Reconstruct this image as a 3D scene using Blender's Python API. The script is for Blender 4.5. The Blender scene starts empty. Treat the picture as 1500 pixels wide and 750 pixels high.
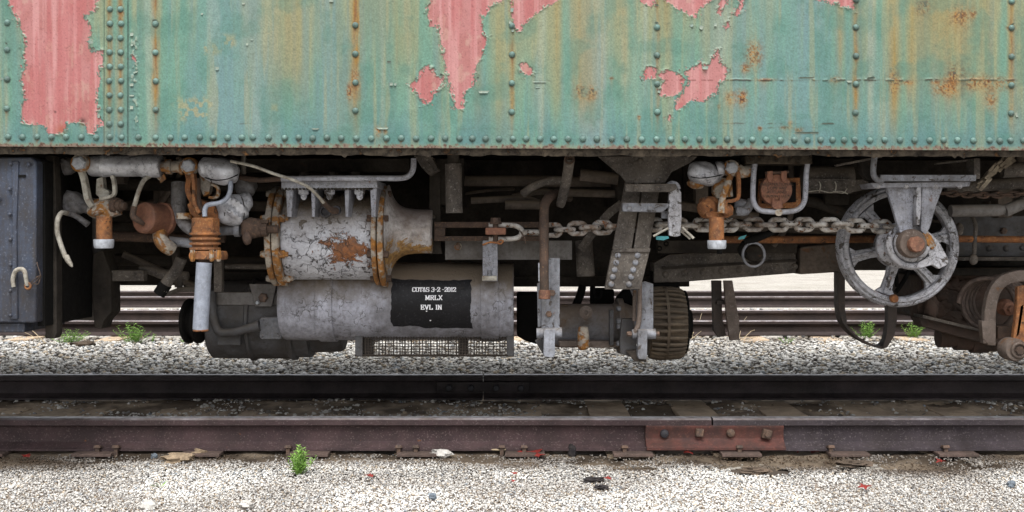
import bpy, bmesh, math, random
import numpy as np
from mathutils import Vector, Matrix
random.seed(7); np.random.seed(7)
R = math.radians
scene = bpy.context.scene
COL = scene.collection

# ------------------------------------------------------------------ camera, sky, sun, exposure
F, XC, Y0, H = 1566.0, 750.0, 340.0, 1.02      # pixels of focal length, image centre, horizon row, eye height (m)
cam_d = bpy.data.cameras.new('camera'); cam = bpy.data.objects.new('camera', cam_d); COL.objects.link(cam)
cam.location = (0, 0, H); cam.rotation_euler = (R(90), 0, 0)
cam_d.sensor_width = 36; cam_d.lens = 36 * F / 1500; cam_d.shift_y = (Y0 - 375) / 1500
cam_d.clip_start = 0.05; cam_d.clip_end = 2000
scene.camera = cam

SUN_EL, SUN_AZ = R(60), R(-12)
world = bpy.data.worlds.new('World'); scene.world = world; world.use_nodes = True
wn = world.node_tree
bg = wn.nodes['Background']; sky = wn.nodes.new('ShaderNodeTexSky'); sky.sky_type = 'NISHITA'
sky.sun_disc = False; sky.sun_elevation = SUN_EL; sky.sun_rotation = math.pi + SUN_AZ
sky.dust_density = 4.0; sky.air_density = 1.0; sky.ozone_density = 1.0
hs = wn.nodes.new('ShaderNodeHueSaturation'); hs.inputs['Saturation'].default_value = 0.22
wn.links.new(sky.outputs[0], hs.inputs['Color']); wn.links.new(hs.outputs[0], bg.inputs[0])
bg.inputs[1].default_value = 0.10
sd = bpy.data.lights.new('sun', 'SUN'); sun = bpy.data.objects.new('sun', sd); COL.objects.link(sun)
sd.energy = 1.5; sd.angle = R(32); sd.color = (1.0, 0.985, 0.955)
sun.location = (0, -5, 8)
sdir = Vector((math.sin(SUN_AZ) * math.cos(SUN_EL), -math.cos(SUN_AZ) * math.cos(SUN_EL), math.sin(SUN_EL)))
sun.rotation_euler = sdir.to_track_quat('Z', 'Y').to_euler()
vs = scene.view_settings
vs.view_transform = 'Standard'; vs.look = 'None'; vs.gamma = 1.0; vs.use_curve_mapping = False
vs.exposure = 1.4
scene.cycles.use_denoising = True
scene.cycles.max_bounces = 6; scene.cycles.diffuse_bounces = 4; scene.cycles.glossy_bounces = 3

# ------------------------------------------------------------------ helpers
def P(px, py, Y):
    return Vector(((px - XC) * Y / F, Y, H - (py - Y0) * Y / F))
def S(Y):                       # metres of one pixel at depth Y
    return Y / F

class MB:
    def __init__(s): s.v = []; s.f = []
    def add(s, vs_, fs):
        k = len(s.v); s.v += [tuple(p) for p in vs_]; s.f += [tuple(i + k for i in f) for f in fs]; return s
    def prism(s, poly, Y, th, Yb=None):
        """outline in pixels at depth Y, real thickness th backwards"""
        n = len(poly); a = [P(x, y, Y) for x, y in poly]; b = [p + Vector((0, th, 0)) for p in a]
        area = sum(poly[i][0] * poly[(i + 1) % n][1] - poly[(i + 1) % n][0] * poly[i][1] for i in range(n))
        fr = list(range(n)); bk = list(range(n, 2 * n))
        fs = [fr if area < 0 else fr[::-1]]
        fs.append(bk[::-1] if area < 0 else bk)
        for i in range(n):
            j = (i + 1) % n
            q = (i, i + n, j + n, j) if area < 0 else (j, j + n, i + n, i)
            fs.append(q)
        fs[0] = fs[0][::-1]; fs[1] = fs[1][::-1]; fs[2:] = [f[::-1] for f in fs[2:]]
        return s.add(a + b, fs)
    def rect(s, x0, y0, x1, y1, Y, th):
        return s.prism([(x0, y0), (x1, y0), (x1, y1), (x0, y1)], Y, th)
    def box(s, lo, hi):
        (x0, y0, z0), (x1, y1, z1) = lo, hi
        return s.add([(x0,y0,z0),(x1,y0,z0),(x1,y1,z0),(x0,y1,z0),(x0,y0,z1),(x1,y0,z1),(x1,y1,z1),(x0,y1,z1)],
                     [(0,3,2,1),(4,5,6,7),(0,1,5,4),(1,2,6,5),(2,3,7,6),(3,0,4,7)])
    def tubew(s, pts, r, seg=12, caps=True, closed=False):
        pts = [Vector(p) for p in pts]; n = len(pts)
        rs = r if isinstance(r, (list, tuple)) else [r] * n
        T = []
        for i in range(n):
            if closed: d = pts[(i + 1) % n] - pts[i - 1]
            else: d = pts[min(i + 1, n - 1)] - pts[max(i - 1, 0)]
            T.append(d.normalized() if d.length > 1e-9 else Vector((1, 0, 0)))
        up = Vector((0, 0, 1)) if abs(T[0].z) < .9 else Vector((0, 1, 0))
        u = T[0].cross(up).normalized(); vs_ = []
        for i in range(n):
            u = (u - T[i] * u.dot(T[i])).normalized(); w = T[i].cross(u)
            for k in range(seg):
                a = 2 * math.pi * k / seg
                vs_.append(pts[i] + (u * math.cos(a) + w * math.sin(a)) * rs[i])
        fs = []
        for i in range(n if closed else n - 1):
            j = (i + 1) % n
            for k in range(seg):
                l = (k + 1) % seg
                fs.append((i * seg + k, i * seg + l, j * seg + l, j * seg + k))
        if caps and not closed:
            fs.append(tuple(range(seg))[::-1]); fs.append(tuple((n - 1) * seg + k for k in range(seg)))
        return s.add(vs_, fs)
    def tube(s, pts, rpx, seg=12, n=0, caps=True):
        """points (px, py, Y); radius in pixels at each point"""
        w = [P(*p) for p in pts]
        rr = [(rpx[i] if isinstance(rpx, (list, tuple)) else rpx) * S(pts[i][2]) for i in range(len(pts))]
        if n:
            w2, r2 = [], []
            for i in range(len(w) - 1):
                p0, p1, p2, p3 = w[max(i - 1, 0)], w[i], w[i + 1], w[min(i + 2, len(w) - 1)]
                for k in range(n):
                    t = k / n
                    w2.append(0.5 * ((2 * p1) + (p2 - p0) * t + (2 * p0 - 5 * p1 + 4 * p2 - p3) * t * t + (3 * p1 - p0 - 3 * p2 + p3) * t ** 3))
                    r2.append(rr[i] * (1 - t) + rr[i + 1] * t)
            w2.append(w[-1]); r2.append(rr[-1]); w, rr = w2, r2
        return s.tubew(w, rr, seg, caps)
    def lathe(s, o, d, prof, seg=32, start=0.0, ring=False):
        """profile of (distance along d, radius) in metres"""
        o = Vector(o); d = Vector(d).normalized()
        up = Vector((0, 0, 1)) if abs(d.z) < .9 else Vector((0, 1, 0))
        u = d.cross(up).normalized(); w = d.cross(u); vs_ = []
        for t, r in prof:
            for k in range(seg):
                a = start + 2 * math.pi * k / seg
                vs_.append(o + d * t + (u * math.cos(a) + w * math.sin(a)) * max(r, 1e-5))
        fs = []; n = len(prof)
        for i in range(n if ring else n - 1):
            for k in range(seg):
                l = (k + 1) % seg; j = (i + 1) % n
                fs.append((i * seg + k, i * seg + l, j * seg + l, j * seg + k))
        if not ring: fs.append(tuple(range(seg))[::-1]); fs.append(tuple((n - 1) * seg + k for k in range(seg)))
        return s.add(vs_, fs)
    def lathe_x(s, prof, cy, Yc, seg=40):
        """horizontal turned body: (px x, px radius) about row cy at depth Yc"""
        o = P(prof[0][0], cy, Yc); k = S(Yc)
        return s.lathe(o, (1, 0, 0), [((x - prof[0][0]) * k, r * k) for x, r in prof], seg)
    def lathe_z(s, prof, cx, Yc, seg=24, lean=(0, 0)):
        """upright turned body: (px y, px radius) about column cx, listed downwards"""
        o = P(cx, prof[0][0], Yc); k = S(Yc)
        return s.lathe(o, (lean[0], lean[1], -1), [((y - prof[0][0]) * k, r * k) for y, r in prof], seg)
    def disc(s, px, py, Y, prof, seg=32, d=(0, 1, 0), start=0.0, ring=False):
        """turned body whose axis runs along d from (px,py,Y): (depth px, radius px)"""
        k = S(Y); return s.lathe(P(px, py, Y), d, [(t * k, r * k) for t, r in prof], seg, start, ring)
    def hexn(s, px, py, Y, r, ln, d=(0, 1, 0)):
        k = S(Y); return s.lathe(P(px, py, Y), d, [(0, r * k * .8), (ln * k * .18, r * k), (ln * k, r * k)], 6, 0.26)
    def blob(s, px, py, Y, rx, ry, rz, noise=.0, seed=0, rot=0, nu=22, nv=14, power=1.0):
        c = P(px, py, Y); k = S(Y); rnd = random.Random(seed)
        ph = [(rnd.uniform(1, 4), rnd.uniform(1, 4), rnd.uniform(1, 4), rnd.uniform(0, 6)) for _ in range(7)]
        vs_ = []; M = Matrix.Rotation(R(rot), 3, 'Y')
        for j in range(nv + 1):
            th = math.pi * j / nv
            for i in range(nu):
                a = 2 * math.pi * i / nu
                p = Vector((math.sin(th) * math.cos(a), math.sin(th) * math.sin(a), math.cos(th)))
                q = Vector([math.copysign(abs(t) ** power, t) for t in p])
                nn = 1 + noise * sum(math.sin(x * p.x * 2 + y * p.y * 2 + z * p.z * 2 + o) for x, y, z, o in ph) / 2.5
                vs_.append(c + M @ Vector((q.x * rx * k, q.y * ry * k, q.z * rz * k)) * nn)
        fs = []
        for j in range(nv):
            for i in range(nu):
                l = (i + 1) % nu
                fs.append((j * nu + i, (j + 1) * nu + i, (j + 1) * nu + l, j * nu + l))
        return s.add(vs_, fs)
    def torus(s, px, py, Y, R_, r, nrm=(0, 1, 0), seg=36, rs=10, a0=0, a1=360, ell=1.0):
        k = S(Y); c = P(px, py, Y); nrm = Vector(nrm).normalized()
        u = Vector((1, 0, 0)); u = (u - nrm * u.dot(nrm)).normalized(); w = nrm.cross(u) * -1
        full = abs(a1 - a0) >= 359.9; m = seg if full else seg + 1
        pts = [c + (u * math.cos(R(a0 + (a1 - a0) * i / seg)) + w * math.sin(R(a0 + (a1 - a0) * i / seg)) * ell) * R_ * k for i in range(m)]
        return s.tubew(pts, r * k, rs, True, full)
    def strap(s, pts, wpx, th, Y, n=8):
        """flat bar bent in the picture plane: runs through pixel points, wpx wide in depth"""
        w = [P(x, y, Y) for x, y in pts]; w2 = []
        for i in range(len(w) - 1):
            p0, p1, p2, p3 = w[max(i - 1, 0)], w[i], w[i + 1], w[min(i + 2, len(w) - 1)]
            for k in range(n):
                t = k / n
                w2.append(0.5 * ((2 * p1) + (p2 - p0) * t + (2 * p0 - 5 * p1 + 4 * p2 - p3) * t * t + (3 * p1 - p0 - 3 * p2 + p3) * t ** 3))
        w2.append(w[-1]); m = len(w2); vs_ = []; D = Vector((0, wpx * S(Y), 0)); t_ = th * S(Y) / 2
        for i in range(m):
            d = (w2[min(i + 1, m - 1)] - w2[max(i - 1, 0)]).normalized(); nn = Vector((-d.z, 0, d.x)) * t_
            vs_ += [w2[i] + nn, w2[i] - nn, w2[i] - nn + D, w2[i] + nn + D]
        fs = [(0, 1, 2, 3), tuple((m - 1) * 4 + k for k in (3, 2, 1, 0))]
        for i in range(m - 1):
            for k in range(4):
                l = (k + 1) % 4
                fs.append((i * 4 + k, (i + 1) * 4 + k, (i + 1) * 4 + l, i * 4 + l))
        return s.add(vs_, fs)
    def jitter(s, amp, seed=1):
        rnd = random.Random(seed)
        s.v = [(x + rnd.uniform(-amp, amp), y + rnd.uniform(-amp, amp), z + rnd.uniform(-amp, amp)) for x, y, z in s.v]; return s

WORLD = {}
def obj(name, mb, m, parent=None, bevel=0.0, ang=38, label=None, flat=False):
    vs_ = np.array(mb.v, dtype=np.float64)
    c = (vs_.min(0) + vs_.max(0)) / 2
    me = bpy.data.meshes.new(name); me.from_pydata((vs_ - c).tolist(), [], mb.f)
    bm = bmesh.new(); bm.from_mesh(me); bmesh.ops.recalc_face_normals(bm, faces=bm.faces); bm.to_mesh(me); bm.free()
    if not flat:
        me.shade_smooth(); me.set_sharp_from_angle(angle=R(ang))
    o = bpy.data.objects.new(name, me); COL.objects.link(o)
    if m: me.materials.append(m)
    if bevel:
        b = o.modifiers.new('bevel', 'BEVEL'); b.width = bevel; b.segments = 2; b.limit_method = 'ANGLE'; b.angle_limit = R(40)
        b.harden_normals = False
    place(o, Vector(c), parent)
    if label: o['label'] = label
    return o
def place(o, wpos, parent):
    WORLD[o.name] = Vector(wpos)
    if parent is not None:
        o.parent = parent; o.location = Vector(wpos) - WORLD[parent.name]
    else: o.location = wpos
def thing(name, label, cat, loc, group=None):
    o = bpy.data.objects.new(name, None); COL.objects.link(o); o.location = loc; WORLD[o.name] = Vector(loc)
    o.empty_display_size = .1
    tag(o, label, cat, group); return o
def tag(o, label=None, cat=None, group=None, kind=None):
    if label: o['label'] = label
    if cat: o['category'] = cat
    if group: o['group'] = group
    if kind: o['kind'] = kind
    return o
def dup(o, wpos, parent=None):
    c = o.copy(); COL.objects.link(c); place(c, wpos, parent); return c

# ------------------------------------------------------------------ materials
def lin(r, g, b):
    f = lambda c: (c / 255 / 12.92) if c <= 10 else ((c / 255 + .055) / 1.055) ** 2.4
    return (f(r), f(g), f(b))
def mat(name, base, base2=None, mixs=9.0, rust=0.0, rust_s=14.0, rust_c=((.26, .095, .03), (.10, .045, .022)), crack=0.0, crack_s=16.0,
        dirt=0.35, dirt_c=(.035, .028, .022), dust=0.0, dust_c=(.20, .165, .125), rough=.75, metal=0.0, bump=.25, bump_s=90.0,
        spec=.28, speck=0.0, speck_c=(.5, .48, .44), peel=0.0, peel_c=(.13, .10, .08), peel_s=30.0, streak=0.0, spot=None, spot_c=((.28, .10, .03), (.15, .06, .025))):
    """weathered surface: two-tone base, peeled areas, rust blotches, crazed paint, grime, dust settled on what faces up"""
    m = bpy.data.materials.new(name); m.use_nodes = True; nt = m.node_tree; N = nt.nodes; L = nt.links
    bsdf = N['Principled BSDF']; geo = N.new('ShaderNodeNewGeometry'); pos = geo.outputs['Position']
    def noise(scale, detail=5, rgh=.6, vec=None, dist=0.0):
        n = N.new('ShaderNodeTexNoise'); n.inputs['Scale'].default_value = scale; n.inputs['Detail'].default_value = detail
        n.inputs['Roughness'].default_value = rgh; n.inputs['Distortion'].default_value = dist
        L.new(vec if vec is not None else pos, n.inputs['Vector']); return n.outputs['Fac']
    def ramp(x, a, b):
        r = N.new('ShaderNodeMapRange'); r.inputs['From Min'].default_value = a; r.inputs['From Max'].default_value = b
        L.new(x, r.inputs['Value']); return r.outputs[0]
    def math_(op, a, b):
        n = N.new('ShaderNodeMath'); n.operation = op
        for i, x in enumerate((a, b)):
            if isinstance(x, (int, float)): n.inputs[i].default_value = x
            else: L.new(x, n.inputs[i])
        return n.outputs[0]
    def mix(fac, a, b, mode='MIX'):
        n = N.new('ShaderNodeMix'); n.data_type = 'RGBA'; n.blend_type = mode
        if isinstance(fac, (int, float)): n.inputs[0].default_value = fac
        else: L.new(fac, n.inputs[0])
        for i, x in ((6, a), (7, b)):
            if isinstance(x, tuple): n.inputs[i].default_value = (*x, 1)
            else: L.new(x, n.inputs[i])
        return n.outputs[2]
    base2 = base2 or tuple(c * .72 for c in base)
    n1 = noise(mixs, 6, .65); c = mix(ramp(n1, .38, .62), base, base2)
    if streak:
        mp = N.new('ShaderNodeMapping'); mp.inputs['Scale'].default_value = (60, 60, 4); L.new(pos, mp.inputs['Vector'])
        c = mix(math_('MULTIPLY', ramp(noise(1, 4, .6, mp.outputs[0]), .42, .7), streak), c, dirt_c)
    hgt = noise(bump_s, 6, .65)
    if speck:
        c = mix(math_('MULTIPLY', ramp(noise(bump_s * 1.3, 3, .5), .60, .66), speck), c, speck_c)
    if peel:
        pl = ramp(noise(peel_s, 7, .68, None, .6), .62 - .22 * peel, .64 - .22 * peel)
        c = mix(pl, c, peel_c); hgt = math_('SUBTRACT', hgt, math_('MULTIPLY', pl, .5))
    if rust:
        rn = noise(rust_s, 7, .66, None, .4); rc = mix(ramp(noise(rust_s * 3, 5), .35, .65), rust_c[0], rust_c[1])
        rm = ramp(rn, .70 - .30 * rust, .755 - .30 * rust)
        c = mix(rm, c, rc); hgt = math_('SUBTRACT', hgt, math_('MULTIPLY', rm, .4))
    if spot:
        (cx, cy, cz, rx, rz) = spot
        sb = N.new('ShaderNodeVectorMath'); sb.operation = 'SUBTRACT'; L.new(pos, sb.inputs[0]); sb.inputs[1].default_value = (cx, cy, cz)
        dv = N.new('ShaderNodeVectorMath'); dv.operation = 'MULTIPLY'; L.new(sb.outputs[0], dv.inputs[0]); dv.inputs[1].default_value = (1 / rx, 0, 1 / rz)
        ln = N.new('ShaderNodeVectorMath'); ln.operation = 'LENGTH'; L.new(dv.outputs[0], ln.inputs[0])
        val = math_('ADD', ln.outputs['Value'], math_('MULTIPLY', math_('SUBTRACT', noise(22, 7, .75, None, .8), .5), 6.0))
        sm = ramp(val, 1.0, .94); c = mix(sm, c, mix(ramp(noise(60, 5), .4, .6), *spot_c))
        hgt = math_('SUBTRACT', hgt, math_('MULTIPLY', sm, .6))
    if crack:
        wz = N.new('ShaderNodeTexNoise'); wz.inputs['Scale'].default_value = crack_s * 1.2; wz.inputs['Detail'].default_value = 4; L.new(pos, wz.inputs['Vector'])
        ad = N.new('ShaderNodeVectorMath'); ad.operation = 'MULTIPLY_ADD'; L.new(wz.outputs['Color'], ad.inputs[0])
        ad.inputs[1].default_value = (.16, .16, .16); L.new(pos, ad.inputs[2])
        vo = N.new('ShaderNodeTexVoronoi'); vo.feature = 'DISTANCE_TO_EDGE'; vo.inputs['Scale'].default_value = crack_s; L.new(ad.outputs[0], vo.inputs['Vector'])
        cm = ramp(math_('ADD', vo.outputs['Distance'], math_('MULTIPLY', noise(crack_s * 3, 3), .045)), .062, .030)
        cm = math_('MULTIPLY', cm, math_('MULTIPLY', ramp(noise(crack_s * .45, 4), .54 - .17 * crack, .62 - .17 * crack), min(1, .55 + crack * .4)))
        c = mix(cm, c, (.025, .022, .02)); hgt = math_('SUBTRACT', hgt, math_('MULTIPLY', cm, .7))
    dirt = min(1, dirt * 1.35)
    if dirt:
        c = mix(math_('MULTIPLY', ramp(noise(5.0, 8, .72), .42, .72), dirt), c, dirt_c)
        c = mix(math_('MULTIPLY', ramp(noise(55, 6, .7), .47, .68), dirt * .75), c, dirt_c)
    if dust:
        sp = N.new('ShaderNodeSeparateXYZ'); L.new(geo.outputs['Normal'], sp.inputs[0])
        du = math_('MULTIPLY', ramp(math_('ADD', sp.outputs['Z'], math_('MULTIPLY', noise(20, 5), .6)), .25, 1.0), dust)
        c = mix(du, c, dust_c)
    L.new(c, bsdf.inputs['Base Color'])
    bsdf.inputs['Metallic'].default_value = metal; bsdf.inputs['Specular IOR Level'].default_value = spec; dirt = 0
    L.new(ramp(noise(30, 5), .3, .7), (mr := N.new('ShaderNodeMapRange')).inputs['Value'])
    mr.inputs['To Min'].default_value = max(.1, rough - .14); mr.inputs['To Max'].default_value = min(1, rough + .14)
    L.new(mr.outputs[0], bsdf.inputs['Roughness'])
    bp = N.new('ShaderNodeBump'); bp.inputs['Strength'].default_value = min(1, bump * 1.6); bp.inputs['Distance'].default_value = .004
    L.new(hgt, bp.inputs['Height']); L.new(bp.outputs[0], bsdf.inputs['Normal'])
    return m
def attr_mat(name, rough=.6, bump_s=0, bump=.2, spec=.4):
    m = bpy.data.materials.new(name); m.use_nodes = True; nt = m.node_tree; b = nt.nodes['Principled BSDF']
    a = nt.nodes.new('ShaderNodeAttribute'); a.attribute_name = 'Col'; nt.links.new(a.outputs['Color'], b.inputs['Base Color'])
    b.inputs['Roughness'].default_value = rough; b.inputs['Specular IOR Level'].default_value = spec
    if bump_s:
        g = nt.nodes.new('ShaderNodeNewGeometry'); n = nt.nodes.new('ShaderNodeTexNoise'); n.inputs['Scale'].default_value = bump_s; n.inputs['Detail'].default_value = 5
        nt.links.new(g.outputs['Position'], n.inputs['Vector']); bp = nt.nodes.new('ShaderNodeBump'); bp.inputs['Strength'].default_value = bump; bp.inputs['Distance'].default_value = .003
        nt.links.new(n.outputs['Fac'], bp.inputs['Height']); nt.links.new(bp.outputs[0], b.inputs['Normal'])
    return m
GREY = (.33, .345, .40)
M = dict(
    railb=mat('far_rail_web', (.050, .035, .033), (.03, .022, .022), 7, dirt=.3, rough=.7),
    silver=mat('silver_paint', (.60, .615, .67), (.46, .475, .53), 7, rust=.12, spec=.5, crack=.75, crack_s=17, dirt=.25, dust=.75, peel=.25, peel_c=(.06,.05,.045), peel_s=22, rough=.6, bump=.5, bump_s=60),
    tank=mat('tank_grey_paint', (.35, .36, .42), (.24, .245, .285), 5, crack=.5, crack_s=13, dirt=.4, streak=.3, dust=1.2, dust_c=(.115,.09,.066), rough=.48, spec=.5, bump=.3, speck=.15),
    grey=mat('blue_grey_paint', (.38, .395, .455), (.26, .27, .315), 8, rust=.14, crack=.7, crack_s=26, dirt=.42, streak=.3, dust=.4, rough=.5, spec=.5, speck=.2),
    wheel=mat('pale_worn_paint', (.46, .47, .52), (.31, .305, .32), 8, rust=.15, rust_s=20, dirt=.4, peel=.22, peel_c=(.06,.05,.045), peel_s=24, crack=.8, crack_s=24, rough=.5, spec=.5, bump=.4),
    wrap=mat('silver_wrapping', (.60, .62, .67), (.40, .41, .45), 12, dirt=.3, dust=.2, rough=.36, spec=.5, bump=.5, bump_s=40, metal=.3, crack=.5, crack_s=22),
    wrapdim=mat('grimy_wrapping', (.25, .25, .27), (.13, .125, .125), 12, dirt=.6, dust=.3, rough=.6, bump=.5, bump_s=40, crack=.3, crack_s=26),
    rust=mat('orange_rust', (.31, .125, .042), (.17, .068, .03), 22, dirt=.5, peel=.12, peel_c=(.07,.035,.02), speck=.5, speck_c=(.42,.26,.12), rough=.85, bump=.4),
    rustdark=mat('brown_rust', (.088, .055, .040), (.045, .03, .024), 18, dirt=.5, rough=.85, bump=.4, speck=.3, speck_c=(.3,.17,.09)),
    lid=mat('red_brown_cast_iron', (.22, .098, .060), (.15, .068, .045), 22, dirt=.4, rough=.75, bump=.4, speck=.25, speck_c=(.45,.26,.12)),
    ochre=mat('rust_over_cream', (.45, .40, .33), (.28, .25, .22), 14, rust=.75, rust_s=16, rust_c=((.38,.17,.035),(.17,.075,.03)), dirt=.4, rough=.8, bump=.5),
    dark=mat('underframe_dark', (.050, .043, .036), (.022, .019, .017), 6, dirt=.5, dirt_c=(.009,.008,.007), dust=.5, dust_c=(.07,.055,.04), rough=.85, spec=.12, bump=.3, rust=.15, rust_c=((.09,.04,.02),(.05,.03,.02))),
    black=mat('underframe_black', (.008, .0075, .007), (.005, .005, .005), 6, dirt=.3, dirt_c=(.008,.007,.006), rough=.9, spec=.1),  # shade under the floor put into a near-black base colour
    dusty=mat('dusty_steel', (.135, .118, .102), (.065, .057, .052), 9, dirt=.5, dirt_c=(.018,.015,.013), dust=.6, dust_c=(.15,.12,.09), crack=.35, crack_s=20, rough=.85, bump=.4, speck=.25),
    plate=mat('dusty_grey_plate', (.165, .158, .155), (.11, .102, .098), 5, dirt=.45, dust=.4, rough=.75, bump=.2, streak=.25),
    steelgrey=mat('bare_grey_steel', (.26, .275, .315), (.15, .158, .18), 9, dirt=.5, streak=.35, spec=.5, dirt_c=(.03,.025,.022), rust=.2, peel=.12, peel_c=(.05,.04,.035), rough=.7, bump=.35, speck=.2, dust=.3),
    drum=mat('dirty_brown_rubber', (.115, .086, .058), (.06, .045, .032), 14, dirt=.5, rough=.9, bump=.4, dust=.3),
    motor=mat('oily_motor_housing', (.080, .082, .090), (.038, .037, .038), 8, dirt=.5, dust=.4, dust_c=(.13,.11,.09), rough=.6, crack=.3, crack_s=18),
    battery=mat('blue_steel_box', (.048, .061, .092), (.024, .029, .043), 4, dirt=.5, speck=.2, speck_c=(.25,.28,.34), rough=.42, bump=.2, streak=.5),
    cream=mat('chalky_cream_paint', (.48, .46, .40), (.27, .245, .205), 30, rust=.28, rust_s=30, dirt=.4, rough=.7, crack=.3, crack_s=60),
    white=mat('dull_white_cap', (.46, .49, .54), (.34, .36, .40), 30, dirt=.45, rough=.55),
    galv=mat('galvanised_pipe', (.26, .29, .35), (.20, .22, .265), 30, dirt=.3, speck=.3, speck_c=(.42,.45,.50), rough=.42, spec=.5, bump=.15),
    chain=mat('flaking_chain', (.36, .345, .33), (.15, .105, .075), 26, rust=.45, rust_s=30, dirt=.35, peel=.12, peel_c=(.03,.027,.025), peel_s=60, rough=.75, bump=.5),
    whitechain=mat('white_flaking_chain', (.50, .49, .47), (.24, .20, .165), 24, rust=.36, rust_s=40, dirt=.3, peel=.2, peel_c=(.03,.025,.02), peel_s=40, rough=.75, bump=.5),
    sillb=mat('flaking_sill', (.075, .060, .044), (.03, .025, .02), 30, rust=.35, rust_s=30, rust_c=((.13,.065,.025),(.055,.03,.016)), dirt=.6, dirt_c=(.012,.01,.008), rough=.9, spec=.15, bump=.7, bump_s=50, peel=.25, peel_c=(.03,.025,.02)),
    spring=mat('spring_steel', (.13, .095, .078), (.07, .05, .042), 20, dirt=.4, rough=.6, bump=.2),
    bogie=mat('bogie_iron', (.07, .042, .032), (.03, .022, .019), 9, dirt=.5, rough=.8, bump=.4, dust=.2, dust_c=(.09,.06,.04)),
    hanger=mat('worn_hanger_steel', (.15, .118, .10), (.085, .06, .047), 8, dirt=.4, rust=.3, rust_c=((.20,.10,.045),(.12,.06,.03)), rough=.55, bump=.25, speck=.25, speck_c=(.35,.32,.30)),
    rail=mat('brown_rail_web', (.074, .045, .047), (.042, .027, .029), 7, dirt=.3, speck=.5, speck_c=(.22,.17,.16), rough=.65, bump=.2, rust=.05),
    railg=mat('grey_brown_rail_web', (.066, .053, .060), (.038, .030, .035), 7, dirt=.35, speck=.5, speck_c=(.22,.19,.19), rough=.62, bump=.2),
    raild=mat('dark_rail_web', (.055, .042, .045), (.022, .018, .02), 7, dirt=.35, speck=.3, speck_c=(.10,.08,.075), rough=.6, bump=.2),
    head=mat('worn_rail_head', (.22, .20, .21), (.13, .105, .10), 12, dirt=.25, rough=.42, metal=.55, bump=.08),
    joint=mat('red_oxide_joint_bar', (.125, .046, .037), (.07, .035, .032), 12, dirt=.4, speck=.3, speck_c=(.28,.12,.08), rough=.75, bump=.3),
    ironbolt=mat('weathered_bolt', (.16, .10, .07), (.085, .06, .05), 40, dirt=.4, rough=.7, bump=.3),
    darkbolt=mat('dark_bolt', (.045, .045, .055), (.03, .03, .035), 40, dirt=.3, rough=.5, bump=.2),
    tie=mat('weathered_tie', (.60, .46, .32), (.40, .30, .21), 5, dirt=.12, dirt_c=(.10,.08,.06), rough=.95, bump=.5, streak=0),
    wood=mat('dark_rotten_wood', (.15, .11, .08), (.08, .06, .045), 14, dirt=.5, rough=.95, bump=.6),
    tieplate=mat('rusty_tie_plate', (.14, .095, .08), (.09, .065, .055), 14, dirt=.4, rough=.85, bump=.4, speck=.3, speck_c=(.26,.19,.16)),
    stencil=mat('black_stencil_paint', (.009, .009, .011), (.005, .005, .006), 7, dirt=.0, rough=.5, spec=.2, bump=.15, crack=.25, crack_s=14, speck=.12, speck_c=(.12,.12,.13)),
    letter=mat('white_stencil_letters', (.80, .80, .82), (.66, .66, .70), 60, dirt=.1, rough=.6),
    wire=mat('rusted_wire_mesh', (.055, .043, .035), (.03, .025, .02), 30, dirt=.3, rough=.8),
    strapblack=mat('dark_strap_steel', (.050, .036, .030), (.026, .021, .02), 9, dirt=.4, rough=.6, bump=.2, speck=.25, speck_c=(.13,.08,.05)),
    straw=mat('frayed_lagging', (.26, .22, .16), (.13, .105, .08), 30, dirt=.5, rough=.95),
    dim=mat('dim_pipe', (.14, .115, .095), (.07, .058, .05), 9, dirt=.5, dust=.7, dust_c=(.16,.125,.09), rough=.85),
    leaf=mat('weed_green', (.17, .33, .06), (.26, .43, .10), 60, dirt=.0, rough=.6),
    dry=mat('dry_straw', (.50, .41, .27), (.34, .26, .16), 50, dirt=.1, rough=.8),
    redleaf=mat('red_leaf', (.25, .022, .018), (.12, .02, .015), 60, dirt=.1, rough=.6),
    bark=mat('charred_bark', (.035, .03, .03), (.02, .018, .02), 60, dirt=.3, rough=.9, bump=.8),
    teal=mat('teal_plastic', (.04, .20, .22), (.03, .14, .16), 60, dirt=.2, rough=.5),
    brownrock=mat('buff_stone', (.36, .27, .18), (.24, .18, .12), 30, dirt=.3, rough=.9, bump=.6),
    bluerock=mat('blue_grey_stone', (.17, .20, .235), (.12, .145, .17), 30, dirt=.2, rough=.9, bump=.5),
    whiterock=mat('white_stone', (.60, .58, .54), (.45, .43, .40), 30, dirt=.2, rough=.9, bump=.5),
    body=mat('carbody_paint', (.095, .165, .13), (.15, .155, .085), 2.5, dirt=.12, dirt_c=(.05, .09, .075), rough=.58, bump=.1),
    teal_flake=mat('curled_paint', (.13, .19, .165), (.21, .235, .19), 60, dirt=.25, rough=.7),
    rivet=mat('teal_rivet_paint', (.125, .215, .19), (.095, .17, .155), 30, rust=.12, rust_s=40, dirt=.5, rough=.5, bump=.2),
)

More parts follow.
